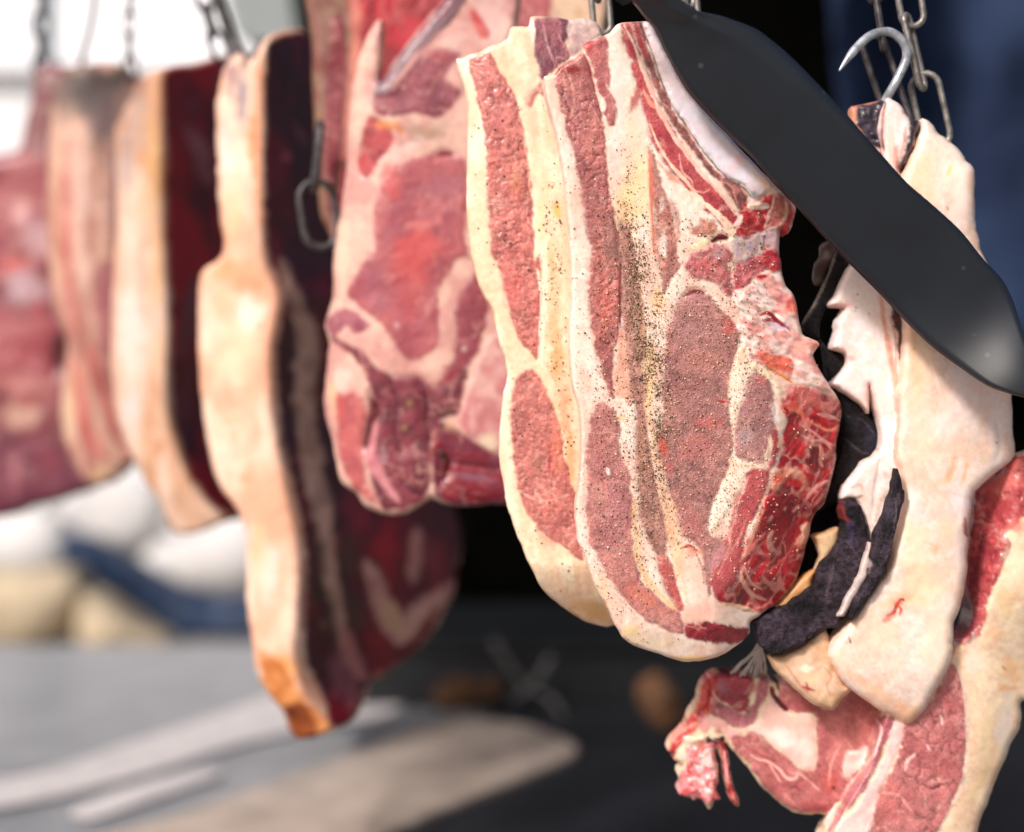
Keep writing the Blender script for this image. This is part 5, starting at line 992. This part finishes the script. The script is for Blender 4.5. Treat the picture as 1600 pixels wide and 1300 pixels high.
J_R = [
    R("muscle", "q 410,120 520,100 640,110 730,150 745,240 700,300 690,420 600,440 520,380 430,330 400,220", ((150, 34, 52), (176, 60, 74)), h=.5, sc=16, ang=-20, st=2, rough=.8), R("muscle", "q 400,330 520,390 620,450 700,400 740,330 780,150 850,130 860,270 840,330 780,420 740,520 640,570 520,560 480,500 400,470 380,420", ((176, 92, 104), (190, 112, 120)), h=.3, sc=16), stain_or_shade(1124, 1102, 8, 8, (110, 26, 40), .7), stain_or_shade(1168, 1112, 3.4, 3.4, (50, 16, 24), .9), stain_or_shade(1132, 1075, 12, 14, (176, 110, 126), .6),
    R("spine_edge", "q 320,140 420,120 410,230 390,340 370,450 300,500 250,600 150,660 60,840 15,760 50,690 150,560 210,460 280,330 300,220", ((200, 44, 50), (226, 84, 74)), h=.6, rough=2.0, sc=9), line("q 350,160 370,260 340,380 260,470", 2.6, ((150, 14, 26),) * 2, g=.7), line("q 300,500 240,540 200,580", 2.8, ((246, 140, 120),) * 2, h=.7), line("q 60,700 100,620 200,560", 3, ((246, 160, 140),) * 2, h=.7),
    fatR("cartilage", "q 270,530 300,480 400,490 480,520 520,580 640,590 600,640 500,650 470,580 380,570 320,600", ((232, 150, 146), (240, 180, 170)), h=.7), fatR("bone_chip", "q 150,640 230,660 310,640 330,670 260,690 180,690", ((244, 210, 190), (236, 200, 176)), h=1.2), line("q 330,660 350,700 340,740", 2.4, ((240, 180, 160),) * 2, h=.6), stain_or_shade(1094, 1165, 16, 10, (170, 30, 40), .8), line("q 340,640 380,690 440,680 490,640", 6, ((30, 8, 10), (60, 12, 16)), g=1.2), stain_or_shade(1122, 1142, 10, 7, (150, 30, 46), .7),
    R("spine_scrap", "q 170,720 280,740 400,700 425,760 430,900 440,1030 455,1140 400,1180 320,1190 200,1150 100,1110 120,950 180,860", ((236, 140, 144), (220, 80, 84)), h=.6, rough=2.2, sc=9, lean=.5, marble=(.2, 12, (252, 220, 214))), fatR("cartilage", "q 290,850 330,760 400,740 415,890 380,920", ((250, 220, 214), (240, 180, 176)), h=1), stain_or_shade(1105, 1240, 14, 8, (246, 200, 196), .7), stain_or_shade(1107, 1258, 8, 4, (120, 80, 30), .7), stain_or_shade(1076, 1200, 8, 12, (150, 20, 30), .6), line("q 120,760 170,840", 3, ((250, 210, 200),) * 2, h=.8), 
    R("meat_tag", "q 430,700 500,700 520,760 530,900 560,1040 600,1150 612,1225 570,1225 530,1150 505,1050 480,930 460,800", ((150, 16, 34), (196, 50, 60)), h=.4, rough=1, sc=9), line("q 490,760 500,900 520,1040", 3, ((236, 150, 150),) * 2, h=.5), stain_or_shade(1150, 1250, 4, 10, (206, 110, 70), .6),
    R("muscle", "q 560,640 640,640 720,600 800,640 900,720 1000,800 1080,880 1140,920 1240,900 1260,760 1250,560 1240,460 1100,460 1000,420 940,340 940,220 900,150 1000,180 1150,180 i 740,520 860,430 980,520 970,600 925,750 850,830 800,940 780,962 680,966 600,950 500,875 420,760 350,690", LEANJ, h=.2, sc=26, ang=50, st=1.6, rough=.5),
    stain_or_shade(1210, 1200, 40, 16, (170, 66, 70), .6, 35), stain_or_shade(1255, 1100, 40, 14, (170, 62, 72), .5), stain_or_shade(1310, 1150, 20, 50, (206, 116, 112), .5), stain_or_shade(1296, 1220, 16, 20, (206, 80, 74), .6), line("q 870,150 920,180 940,260", 3, ((40, 6, 12),) * 2, g=1.2), line("q 880,220 900,300 960,380 1020,430", 5, ((60, 8, 18), (120, 26, 38)), g=1), line("q 700,790 760,830 850,850 950,920 1010,990 1080,990 1110,950 1200,1020 1280,1090", 2.0, ((240, 180, 170),) * 2, h=.3), line("q 850,850 900,930 960,1030", 1.4, ((230, 160, 150),) * 2), line("q 1110,950 1180,900 1240,850", 1.2, ((226, 150, 140),) * 2, a=.7), line("q 1470,680 1410,800 1370,900 1360,1050", 1.5, ((236, 170, 156),) * 2), line("q 560,650 660,720 800,800 950,860", 1.8, ((150, 50, 56),) * 2, a=.5),
    stain_or_shade(1303, 1231, 4, 4, (30, 8, 10), .9), stain_or_shade(1325, 1223, 3, 3, (40, 10, 14), .8), line("q 1030,1080 1080,1060 1120,1100", 1.6, ((110, 20, 30),) * 2, a=.8), stain_or_shade(1270, 1262, 40, 8, (140, 40, 46), .6),
    fatR("fat_seam", "q 660,590 780,500 850,310 920,360 960,420 1050,460 1130,450 1220,480 1240,600 1260,700 1240,880 1140,910 1060,850 960,740 850,670 800,630 720,610", ((246, 206, 190), (242, 190, 176)), h=.6, sc=24), stain_or_shade(1225, 1155, 40, 16, (252, 234, 226), .8, 30), stain_or_shade(1258, 1170, 14, 24, (252, 228, 216), .6), stain_or_shade(1250, 1125, 20, 12, (246, 190, 170), .6),
    fatR("fat_seam", "i 840,710 890,690 925,680 915,740 890,780 850,812 825,790", ((250, 220, 210), (240, 190, 180)), h=.6),
    # front eye with cracked grain
    R("muscle", "i 975,560 1010,550 1045,560 1000,680 960,790 880,910 800,1010 755,1060 745,1040 800,940 850,840 920,760 960,640", ((196, 120, 128), (178, 92, 102)), h=.8, sc=22, ang=-60, st=2.4),
    fatR("fat_seam", "i 1045,560 1095,580 1060,690 1000,830 965,960 930,1080 780,1080 800,1020 880,940 960,800 1010,680", ((250, 214, 206), (244, 194, 188)), h=.9), line("i 960,560 985,600 960,700 925,760", 2.5, ((240, 190, 186),) * 2, h=.4),
    R("muscle", "i 1095,582 1190,490 1250,390 1285,325 1322,360 1347,480 1352,620 1340,800 1290,920 1220,1060 1180,1150 900,1150 945,1000 975,900 1005,830 1060,690", ((196, 116, 114), (182, 98, 98)), h=1.0, sc=30, speck=.25, crack=(17, 2.3, .42), ang=-30), stain_or_shade(1390, 1245, 20, 30, (222, 124, 116), .6), stain_or_shade(1440, 1090, 20, 40, (206, 118, 118), .4), line("i 1085,790 1100,740 1135,710", 3.2, ((244, 190, 186),) * 2, h=.3), line("i 1240,540 1250,590", 2, ((240, 190, 180),) * 2), line("i 975,880 1060,890 1100,940 1120,960", 2, ((232, 160, 156),) * 2, a=.7), line("i 1180,670 1195,700", 1.6, ((236, 180, 176),) * 2), line("i 1190,865 1240,850", 2, ((60, 10, 16),) * 2, g=.8),
    line("i 1285,290 1320,355 1350,480 1356,620 1345,800 1295,925 1225,1060", 3, ((250, 210, 190),) * 2, h=.5),
    # upper dark muscle: lit top and shaded foot painted into its colour
    R("muscle", "h 1330,582 1450,490 1540,400 1600,390 F 1650,700 1650,805 1600,808 1584,822 1570,836 1580,850 1572,870 1558,904 1547,929 1541,963 i 1410,190 1375,222 1335,240 1290,232 F 1480,1000 1490,960 1505,850 1516,783", ((176, 60, 66), (196, 84, 84)), h=.3, sc=22, crack=(15, 2.2, .4), ang=-40, rough=.6), stain_or_shade(1570, 750, 40, 22, (232, 124, 116), .75, -25), stain_or_shade(1545, 760, 20, 8, (216, 90, 82), .6, -35), stain_or_shade(1590, 725, 16, 10, (236, 120, 114), .6), stain_or_shade(1560, 800, 40, 20, (170, 56, 66), .6), stain_or_shade(1525, 900, 16, 70, (112, 14, 32), .8, 12), stain_or_shade(1515, 970, 20, 40, (100, 8, 26), .8), stain_or_shade(1545, 860, 16, 30, (140, 34, 50), .6), stain_or_shade(1590, 822, 20, 14, (240, 120, 110), .7), stain_or_shade(1572, 842, 5, 5, (190, 30, 36), .8), 
    stain_or_shade(1580, 880, 20, 40, (250, 232, 200), .5), stain_or_shade(1570, 940, 20, 30, (248, 210, 150), .6), stain_or_shade(1560, 990, 20, 14, (250, 196, 150), .6), stain_or_shade(1578, 1050, 22, 26, (246, 186, 130), .7), stain_or_shade(1572, 1075, 26, 8, (232, 160, 110), .6), stain_or_shade(1585, 1010, 20, 20, (252, 222, 196), .6), line("i 1500,330 1525,350", 1.4, ((160, 110, 80),) * 2, a=.7), stain_or_shade(1540, 1150, 12, 60, (250, 224, 170), .6, 12), stain_or_shade(1570, 1130, 16, 60, (232, 214, 204), .7, 12), stain_or_shade(1545, 1200, 12, 50, (240, 206, 160), .6, 20), stain_or_shade(1525, 1230, 12, 40, (244, 206, 150), .5, 20), stain_or_shade(1520, 1030, 16, 40, (252, 222, 206), .6),
]
def dep_j(u, v):
    k = KPX * 1.02
    front = sstep(0, 14, (u - np.interp(v, [1000, 1120, 1200, 1260, 1300], [1395, 1372, 1345, 1310, 1290])))
    y = -0.028 * front
    # upper dark muscle turns inward; fat edge stands forward
    y = y + sstep(0, 60, np.interp(v, [700, 800, 900, 1000], [1600, 1590, 1560, 1540]) - u) * sstep(1005, 960, v) * .022
    y = y + sp(1150 - u, 30) * k * .25
    y = y + sp(u - 1545 + .25 * sp(v - 1100, 30), 26) * k * .7 * sstep(900, 1040, v)
    return y
build_cut("steak", "steak with cracked grain and a ragged backbone end, lowest at the right", "steak", J_OUT, 1.035, 0.028, J_R, step=2.6, dep=dep_j, sat=.95, seed=81, base=((250, 222, 188), (244, 204, 170)), lump=1.1, lump_sc=50, rim=.006, fine=.3, edge=3)
# sinew shreds between the dried meat and the lower steak
root = empty("membrane", P3(1190, 1050, 1.03), "thin translucent membrane strands between the black dried meat and the lower steak", "membrane")
rs = np.random.default_rng(5)
for t in range(9):
    a = (1186 + rs.uniform(-8, 14), 1003 + rs.uniform(-4, 8)); b = (1142 + t * 7 + rs.uniform(-3, 3), 1052 + rs.uniform(-3, 6))
    pp = spline(np.array([tuple(P3(a[0], a[1], 1.018)), tuple(P3((a[0] + b[0]) / 2 + rs.uniform(-4, 4), (a[1] + b[1]) / 2, 1.024)), tuple(P3(b[0], b[1], 1.03))]), False, 4)
    V, F, T = tube(pp, [.0006 + .0009 * abs(math.sin(i * .9 + t)) for i in range(len(pp))], seg=6)
    add_obj("strand", mesh_np("strand", V - np.array(root.location), [F, T]), simple_material("sinew_film", (196, 186, 180), (150, 136, 132), rough=.4) if t == 0 else bpy.data.materials["sinew_film"], root)
# ------------------------------------------------------------------ steel strap in front
def strap_material():
    m, nt, b = mat_new("blued_steel")
    N = nt.nodes; L = nt.links
    tc = N.new("ShaderNodeTexCoord")
    n = N.new("ShaderNodeTexNoise"); n.inputs["Scale"].default_value = 11; n.inputs["Detail"].default_value = 9; n.inputs["Roughness"].default_value = .65
    L.new(tc.outputs["Object"], n.inputs["Vector"])
    vo = N.new("ShaderNodeTexVoronoi"); vo.inputs["Scale"].default_value = 62
    L.new(tc.outputs["Object"], vo.inputs["Vector"])
    th = N.new("ShaderNodeMapRange"); th.inputs[1].default_value = 0.06; th.inputs[2].default_value = 0.14; th.inputs[3].default_value = 1; th.inputs[4].default_value = 0
    L.new(vo.outputs["Distance"], th.inputs[0])
    sc = N.new("ShaderNodeSeparateColor"); L.new(vo.outputs["Color"], sc.inputs[0])
    gt = N.new("ShaderNodeMath"); gt.operation = 'GREATER_THAN'; gt.inputs[1].default_value = 0.5
    L.new(sc.outputs[0], gt.inputs[0])
    sp = N.new("ShaderNodeMath"); sp.operation = 'MULTIPLY'; L.new(th.outputs[0], sp.inputs[0]); L.new(gt.outputs[0], sp.inputs[1])
    s2 = N.new("ShaderNodeMath"); s2.operation = 'MULTIPLY'; s2.inputs[1].default_value = 0.13; L.new(sp.outputs[0], s2.inputs[0])
    m1 = N.new("ShaderNodeMix"); m1.data_type = 'RGBA'
    m1.inputs[6].default_value = (*s2l((15, 18, 23)), 1); m1.inputs[7].default_value = (*s2l((34, 41, 52)), 1)
    L.new(n.outputs["Fac"], m1.inputs[0])
    m2 = N.new("ShaderNodeMix"); m2.data_type = 'RGBA'
    L.new(s2.outputs[0], m2.inputs[0]); L.new(m1.outputs[2], m2.inputs[6]); m2.inputs[7].default_value = (*s2l((150, 156, 160)), 1)
    L.new(m2.outputs[2], b.inputs["Base Color"])
    mr = N.new("ShaderNodeMapRange"); mr.inputs[3].default_value = 0.32; mr.inputs[4].default_value = 0.52
    L.new(n.outputs["Fac"], mr.inputs[0]); L.new(mr.outputs[0], b.inputs["Roughness"])
    b.inputs["Specular IOR Level"].default_value = 0.55
    bp = N.new("ShaderNodeBump"); bp.inputs["Strength"].default_value = .12; bp.inputs["Distance"].default_value = .001
    L.new(n.outputs["Fac"], bp.inputs["Height"]); L.new(bp.outputs[0], b.inputs["Normal"])
    return m
M_STRAP = strap_material()
UP = pts("F 1000,-70 1040,-20 r 590,20 700,90 880,130 1000,170 1180,240 1330,350 1480,480 1600,600 F 1320,175 1345,204 1415,283 g 1100,150 1250,290 1370,440 1480,560 1540,680 F 1599,520 1612,560 1622,600")
LO = pts("F 900,-70 950,-26 r 130,0 270,170 340,250 420,430 520,620 620,780 800,980 1000,1180 1130,1300 g 190,0 330,150 560,400 800,640 950,800 1100,940 1250,1050 1400,1150 1530,1195 F 1606,622 1620,622 1624,610")
def resamp(p, n):
    s = spline(p, False, 8); d = np.concatenate([[0], np.cumsum(np.linalg.norm(np.diff(s, axis=0), axis=1))])
    t = np.linspace(0, d[-1], n); return np.stack([np.interp(t, d, s[:, 0]), np.interp(t, d, s[:, 1])], 1)
NS, NC = 90, 22
U_, L_ = resamp(UP, NS), resamp(LO, NS)
V = []; 
for i in range(NS):
    s = i / (NS - 1)
    z0 = 0.875 + 0.08 * s
    tw = sstep(.62, .18, s)              # the upper edge is rolled back where the strap twists, near its top
    front = []
    for k in range(NC):
        t = k / (NC - 1)                 # 0 upper edge .. 1 lower edge
        p = U_[i] * (1 - t) + L_[i] * t
        wpx = float(np.hypot(*(U_[i] - L_[i]))); roll = .42 * float(sp(np.array(36.0 * tw - t * wpx), 2)) * KPX * .9 * min(1, tw * 3)
        bend = -0.022 * sstep(.80, 1.0, s) ** 1.3 - .024 * t * sstep(.72, .95, s)
        edge = 0.0025 * (max(0, 1 - t / .05) ** 2 + max(0, (t - .95) / .05) ** 2)
        front.append((p[0], p[1], z0 + roll + bend + edge + .006 * (t - .5) ** 2 + .022 * t))
    V.append(front)
VV = np.zeros((NS, 2 * NC, 3))
for i in range(NS):
    for k in range(NC):
        VV[i, k] = P3(*V[i][k])
for i in range(NS):
    for k in range(NC):
        a = VV[min(i + 1, NS - 1), k] - VV[max(i - 1, 0), k]; b = VV[i, min(k + 1, NC - 1)] - VV[i, max(k - 1, 0)]
        nrm = np.cross(a, b); nrm /= np.linalg.norm(nrm) + 1e-12
        if nrm[1] < 0: nrm = -nrm
        VV[i, 2 * NC - 1 - k] = VV[i, k] + nrm * 0.005 + np.array((0, 0, -.0012 if k > NC // 2 else 0))
Q = []
for i in range(NS - 1):
    for k in range(2 * NC):
        k2 = (k + 1) % (2 * NC)
        Q.append((i * 2 * NC + k, i * 2 * NC + k2, (i + 1) * 2 * NC + k2, (i + 1) * 2 * NC + k))
for k in range(NC - 1):
    Q.append((k, 2 * NC - 1 - k, 2 * NC - 2 - k, k + 1))
    o_ = (NS - 1) * 2 * NC
    Q.append((o_ + k, o_ + k + 1, o_ + 2 * NC - 2 - k, o_ + 2 * NC - 1 - k))
sl = P3(1300, 300, .9)
me = mesh_np("steel_strap", VV.reshape(-1, 3) - np.array(sl), [np.array(Q)])
strap = add_obj("steel_strap", me, M_STRAP, None, sl)
import bmesh
bm = bmesh.new(); bm.from_mesh(me); bmesh.ops.recalc_face_normals(bm, faces=bm.faces[:]); bm.to_mesh(me); bm.free()
tag(strap, "broad dark grey twisted steel strap crossing in front of the meat", "strap")

# ------------------------------------------------------------------ hooks and chains
def metal(name, c1, c2, rough, met=.9):
    return simple_material(name, c1, c2, rough=rough, metal=met, scale=160, bump=.25, dist=.0006)
M_HOOK = metal("bright_steel", (206, 210, 218), (150, 154, 162), .36, .45)
M_CHAIN = metal("tarnished_steel", (158, 152, 146), (104, 100, 98), .4, .5)
M_OLD = metal("dark_steel", (96, 92, 94), (60, 56, 58), .45, .5)

def smooth3(ps, n=6):
    return spline(np.array([tuple(p) for p in ps]), False, n)

def hook(label, path, rad, mat, name="hook", tip=True, group=None, part="bar"):
    pp = smooth3(path); m = len(pp)
    r = np.full(m, rad)
    if tip:
        k = max(3, m // 7); r[:k] = rad * np.linspace(.18, 1, k)
    c = pp.mean(0); c[2] = pp[:, 2].min()
    V, F, T = tube(pp, r, seg=12)
    root = empty(name, c, label, "hook", group)
    add_obj(part, mesh_np(part, V - c, [F, T]), mat, root)
    return root

def link_mesh(L, W, wire):
    pth = []
    h = L / 2 - W / 2
    for a in np.linspace(0, math.pi, 9): pth.append((W / 2 * math.cos(a), 0, h + W / 2 * math.sin(a)))
    for a in np.linspace(math.pi, 2 * math.pi, 9): pth.append((W / 2 * math.cos(a), 0, -h + W / 2 * math.sin(a)))
    V, F, T = tube([Vector(p) for p in pth], wire, closed=True, seg=8)
    return mesh_np("link", V, [F])

def face_quat(zdir, roll):
    z_ = Vector(zdir).normalized(); x_ = Vector((1, 0, 0)); x_ = (x_ - z_ * x_.dot(z_)).normalized(); y_ = z_.cross(x_)
    m_ = Matrix((x_, y_, z_)).transposed()
    return m_.to_quaternion() @ __import__("mathutils").Quaternion((0, 0, 1), roll)

def chain(label, path, L, W, wire, mat, group=None, roll0=0.5, cat="chain"):
    """links strung along a 3-D path from top to bottom, each turned a quarter from the last"""
    pp = smooth3(path, 10)
    d = np.concatenate([[0], np.cumsum(np.linalg.norm(np.diff(pp, axis=0), axis=1))])
    pitch = L - 2 * wire * 1.1
    root = empty("chain", pp[-1], label, cat, group)
    me = link_mesh(L, W, wire); me.materials.append(mat)
    n = int(d[-1] / pitch)
    for i in range(n):
        t0 = d[-1] - (i + .5) * pitch
        c = np.array([np.interp(t0, d, pp[:, k]) for k in range(3)])
        e = np.array([np.interp(max(0, t0 - pitch * .3), d, pp[:, k]) for k in range(3)]) - np.array([np.interp(t0 + pitch * .3, d, pp[:, k]) for k in range(3)])
        o = bpy.data.objects.new("link", me); COL.objects.link(o); o.parent = root
        
        o.rotation_mode = 'QUATERNION'
        o.rotation_quaternion = face_quat(e, roll0 + (math.pi / 2 if i % 2 else 0))
        o.location = Vector(c) - root.location
    return root

# S-hook over the fat covered cut
z = 1.0
hook("bright steel S-hook holding the fat-covered cut", [P3(1311, 111, z - .012), P3(1322, 95, z - .011), P3(1338, 75, z - .009), P3(1355, 59, z - .007), P3(1372, 51, z - .004), P3(1390, 50, z), P3(1406, 60, z + .002), P3(1416, 76, z + .003), P3(1416, 92, z + .004), P3(1408, 112, z + .005), P3(1396, 135, z + .006), P3(1385, 154, z + .010), P3(1376, 180, z + .018), P3(1374, 200, z + .026)], .0031, M_HOOK)
def single_links(label, specs, mat, wire):
    root = empty("chain", P3(specs[-1][2], specs[-1][3], specs[-1][4]), label, "chain", None)
    for (ua, va, ub, vb, zz, W, roll) in [(s[0], s[1], s[2], s[3], s[4], s[5], s[6]) for s in specs]:
        a = P3(ua, va, zz); b = P3(ub, vb, zz); L = (a - b).length + wire * 2
        me = link_mesh(L, W, wire); me.materials.append(mat)
        o = bpy.data.objects.new("link", me); COL.objects.link(o); o.parent = root
        o.rotation_mode = 'QUATERNION'
        o.rotation_quaternion = face_quat(a - b, roll)
        o.location = (a + b) / 2 - root.location
    return root
single_links("chain threaded through the S-hook", [(1362, -70, 1366, -2, 1.002, .009, .3), (1366, -20, 1380, 72, 1.002, .0085, 1.35), (1362, 62, 1408, 198, 1.012, .0155, -.35)], M_OLD, .0024)
single_links("tarnished chain hanging just right of the S-hook", [(1398, -100, 1408, -30, 1.012, .012, .2), (1414, -46, 1428, 36, 1.014, .0155, -.15), (1416, 28, 1441, 134, 1.014, .0105, .9), (1442, 120, 1466, 226, 1.018, .0195, -.2)], M_CHAIN, .0023)
single_links("chain showing above the steel strap between the two big steaks", [(1072, -60, 1076, 6, 1.03, .009, .5), (1078, -30, 1082, 26, 1.03, .009, .35)], M_CHAIN, .0023)
single_links("chain link over the top of the second steak", [(930, -70, 934, -4, 1.03, .006, 1.2), (934, -40, 942, 48, 1.028, .0125, .05)], M_CHAIN, .0023)

# blurred hooks and chains at the left
chain("blurred grey chain between the rib steak and the longest cut", [P3(505, 120, 1.235), P3(500, 200, 1.235), P3(494, 290, 1.235), P3(506, 380, 1.235)], .058, .03, .0034, M_OLD, None, .2)
hook("dark hook bar slanting down to the longest hanging cut", [P3(318, -90, 1.42), P3(335, -20, 1.42), P3(352, 30, 1.42), P3(366, 70, 1.42), P3(384, 95, 1.41), P3(402, 88, 1.40), P3(414, 60, 1.40)], .0062, M_OLD, tip=False)
chain("blurred chain hanging down behind the slanting dark hook", [P3(312, -80, 1.46), P3(318, -10, 1.46), P3(330, 40, 1.46), P3(350, 92, 1.46)], .034, .017, .0028, M_OLD, "chains of the far hanging cuts")
chain("thin blurred chain over the creamy fat edge cut", [P3(206, -80, 1.62), P3(204, 0, 1.62), P3(202, 60, 1.62), P3(206, 124, 1.62)], .030, .012, .0022, M_OLD, "chains of the far hanging cuts")
hook("thin dark hook above the striped rib strip", [P3(150, -80, 1.78), P3(148, 0, 1.78), P3(140, 50, 1.78), P3(128, 90, 1.78), P3(120, 130, 1.77)], .004, M_OLD, tip=False)
chain("blurred chain in front of the slim grey post at the far left", [P3(66, -80, 2.0), P3(64, 0, 2.0), P3(62, 60, 2.0), P3(66, 118, 2.0)], .036, .018, .0034, M_OLD, "chains of the far hanging cuts")
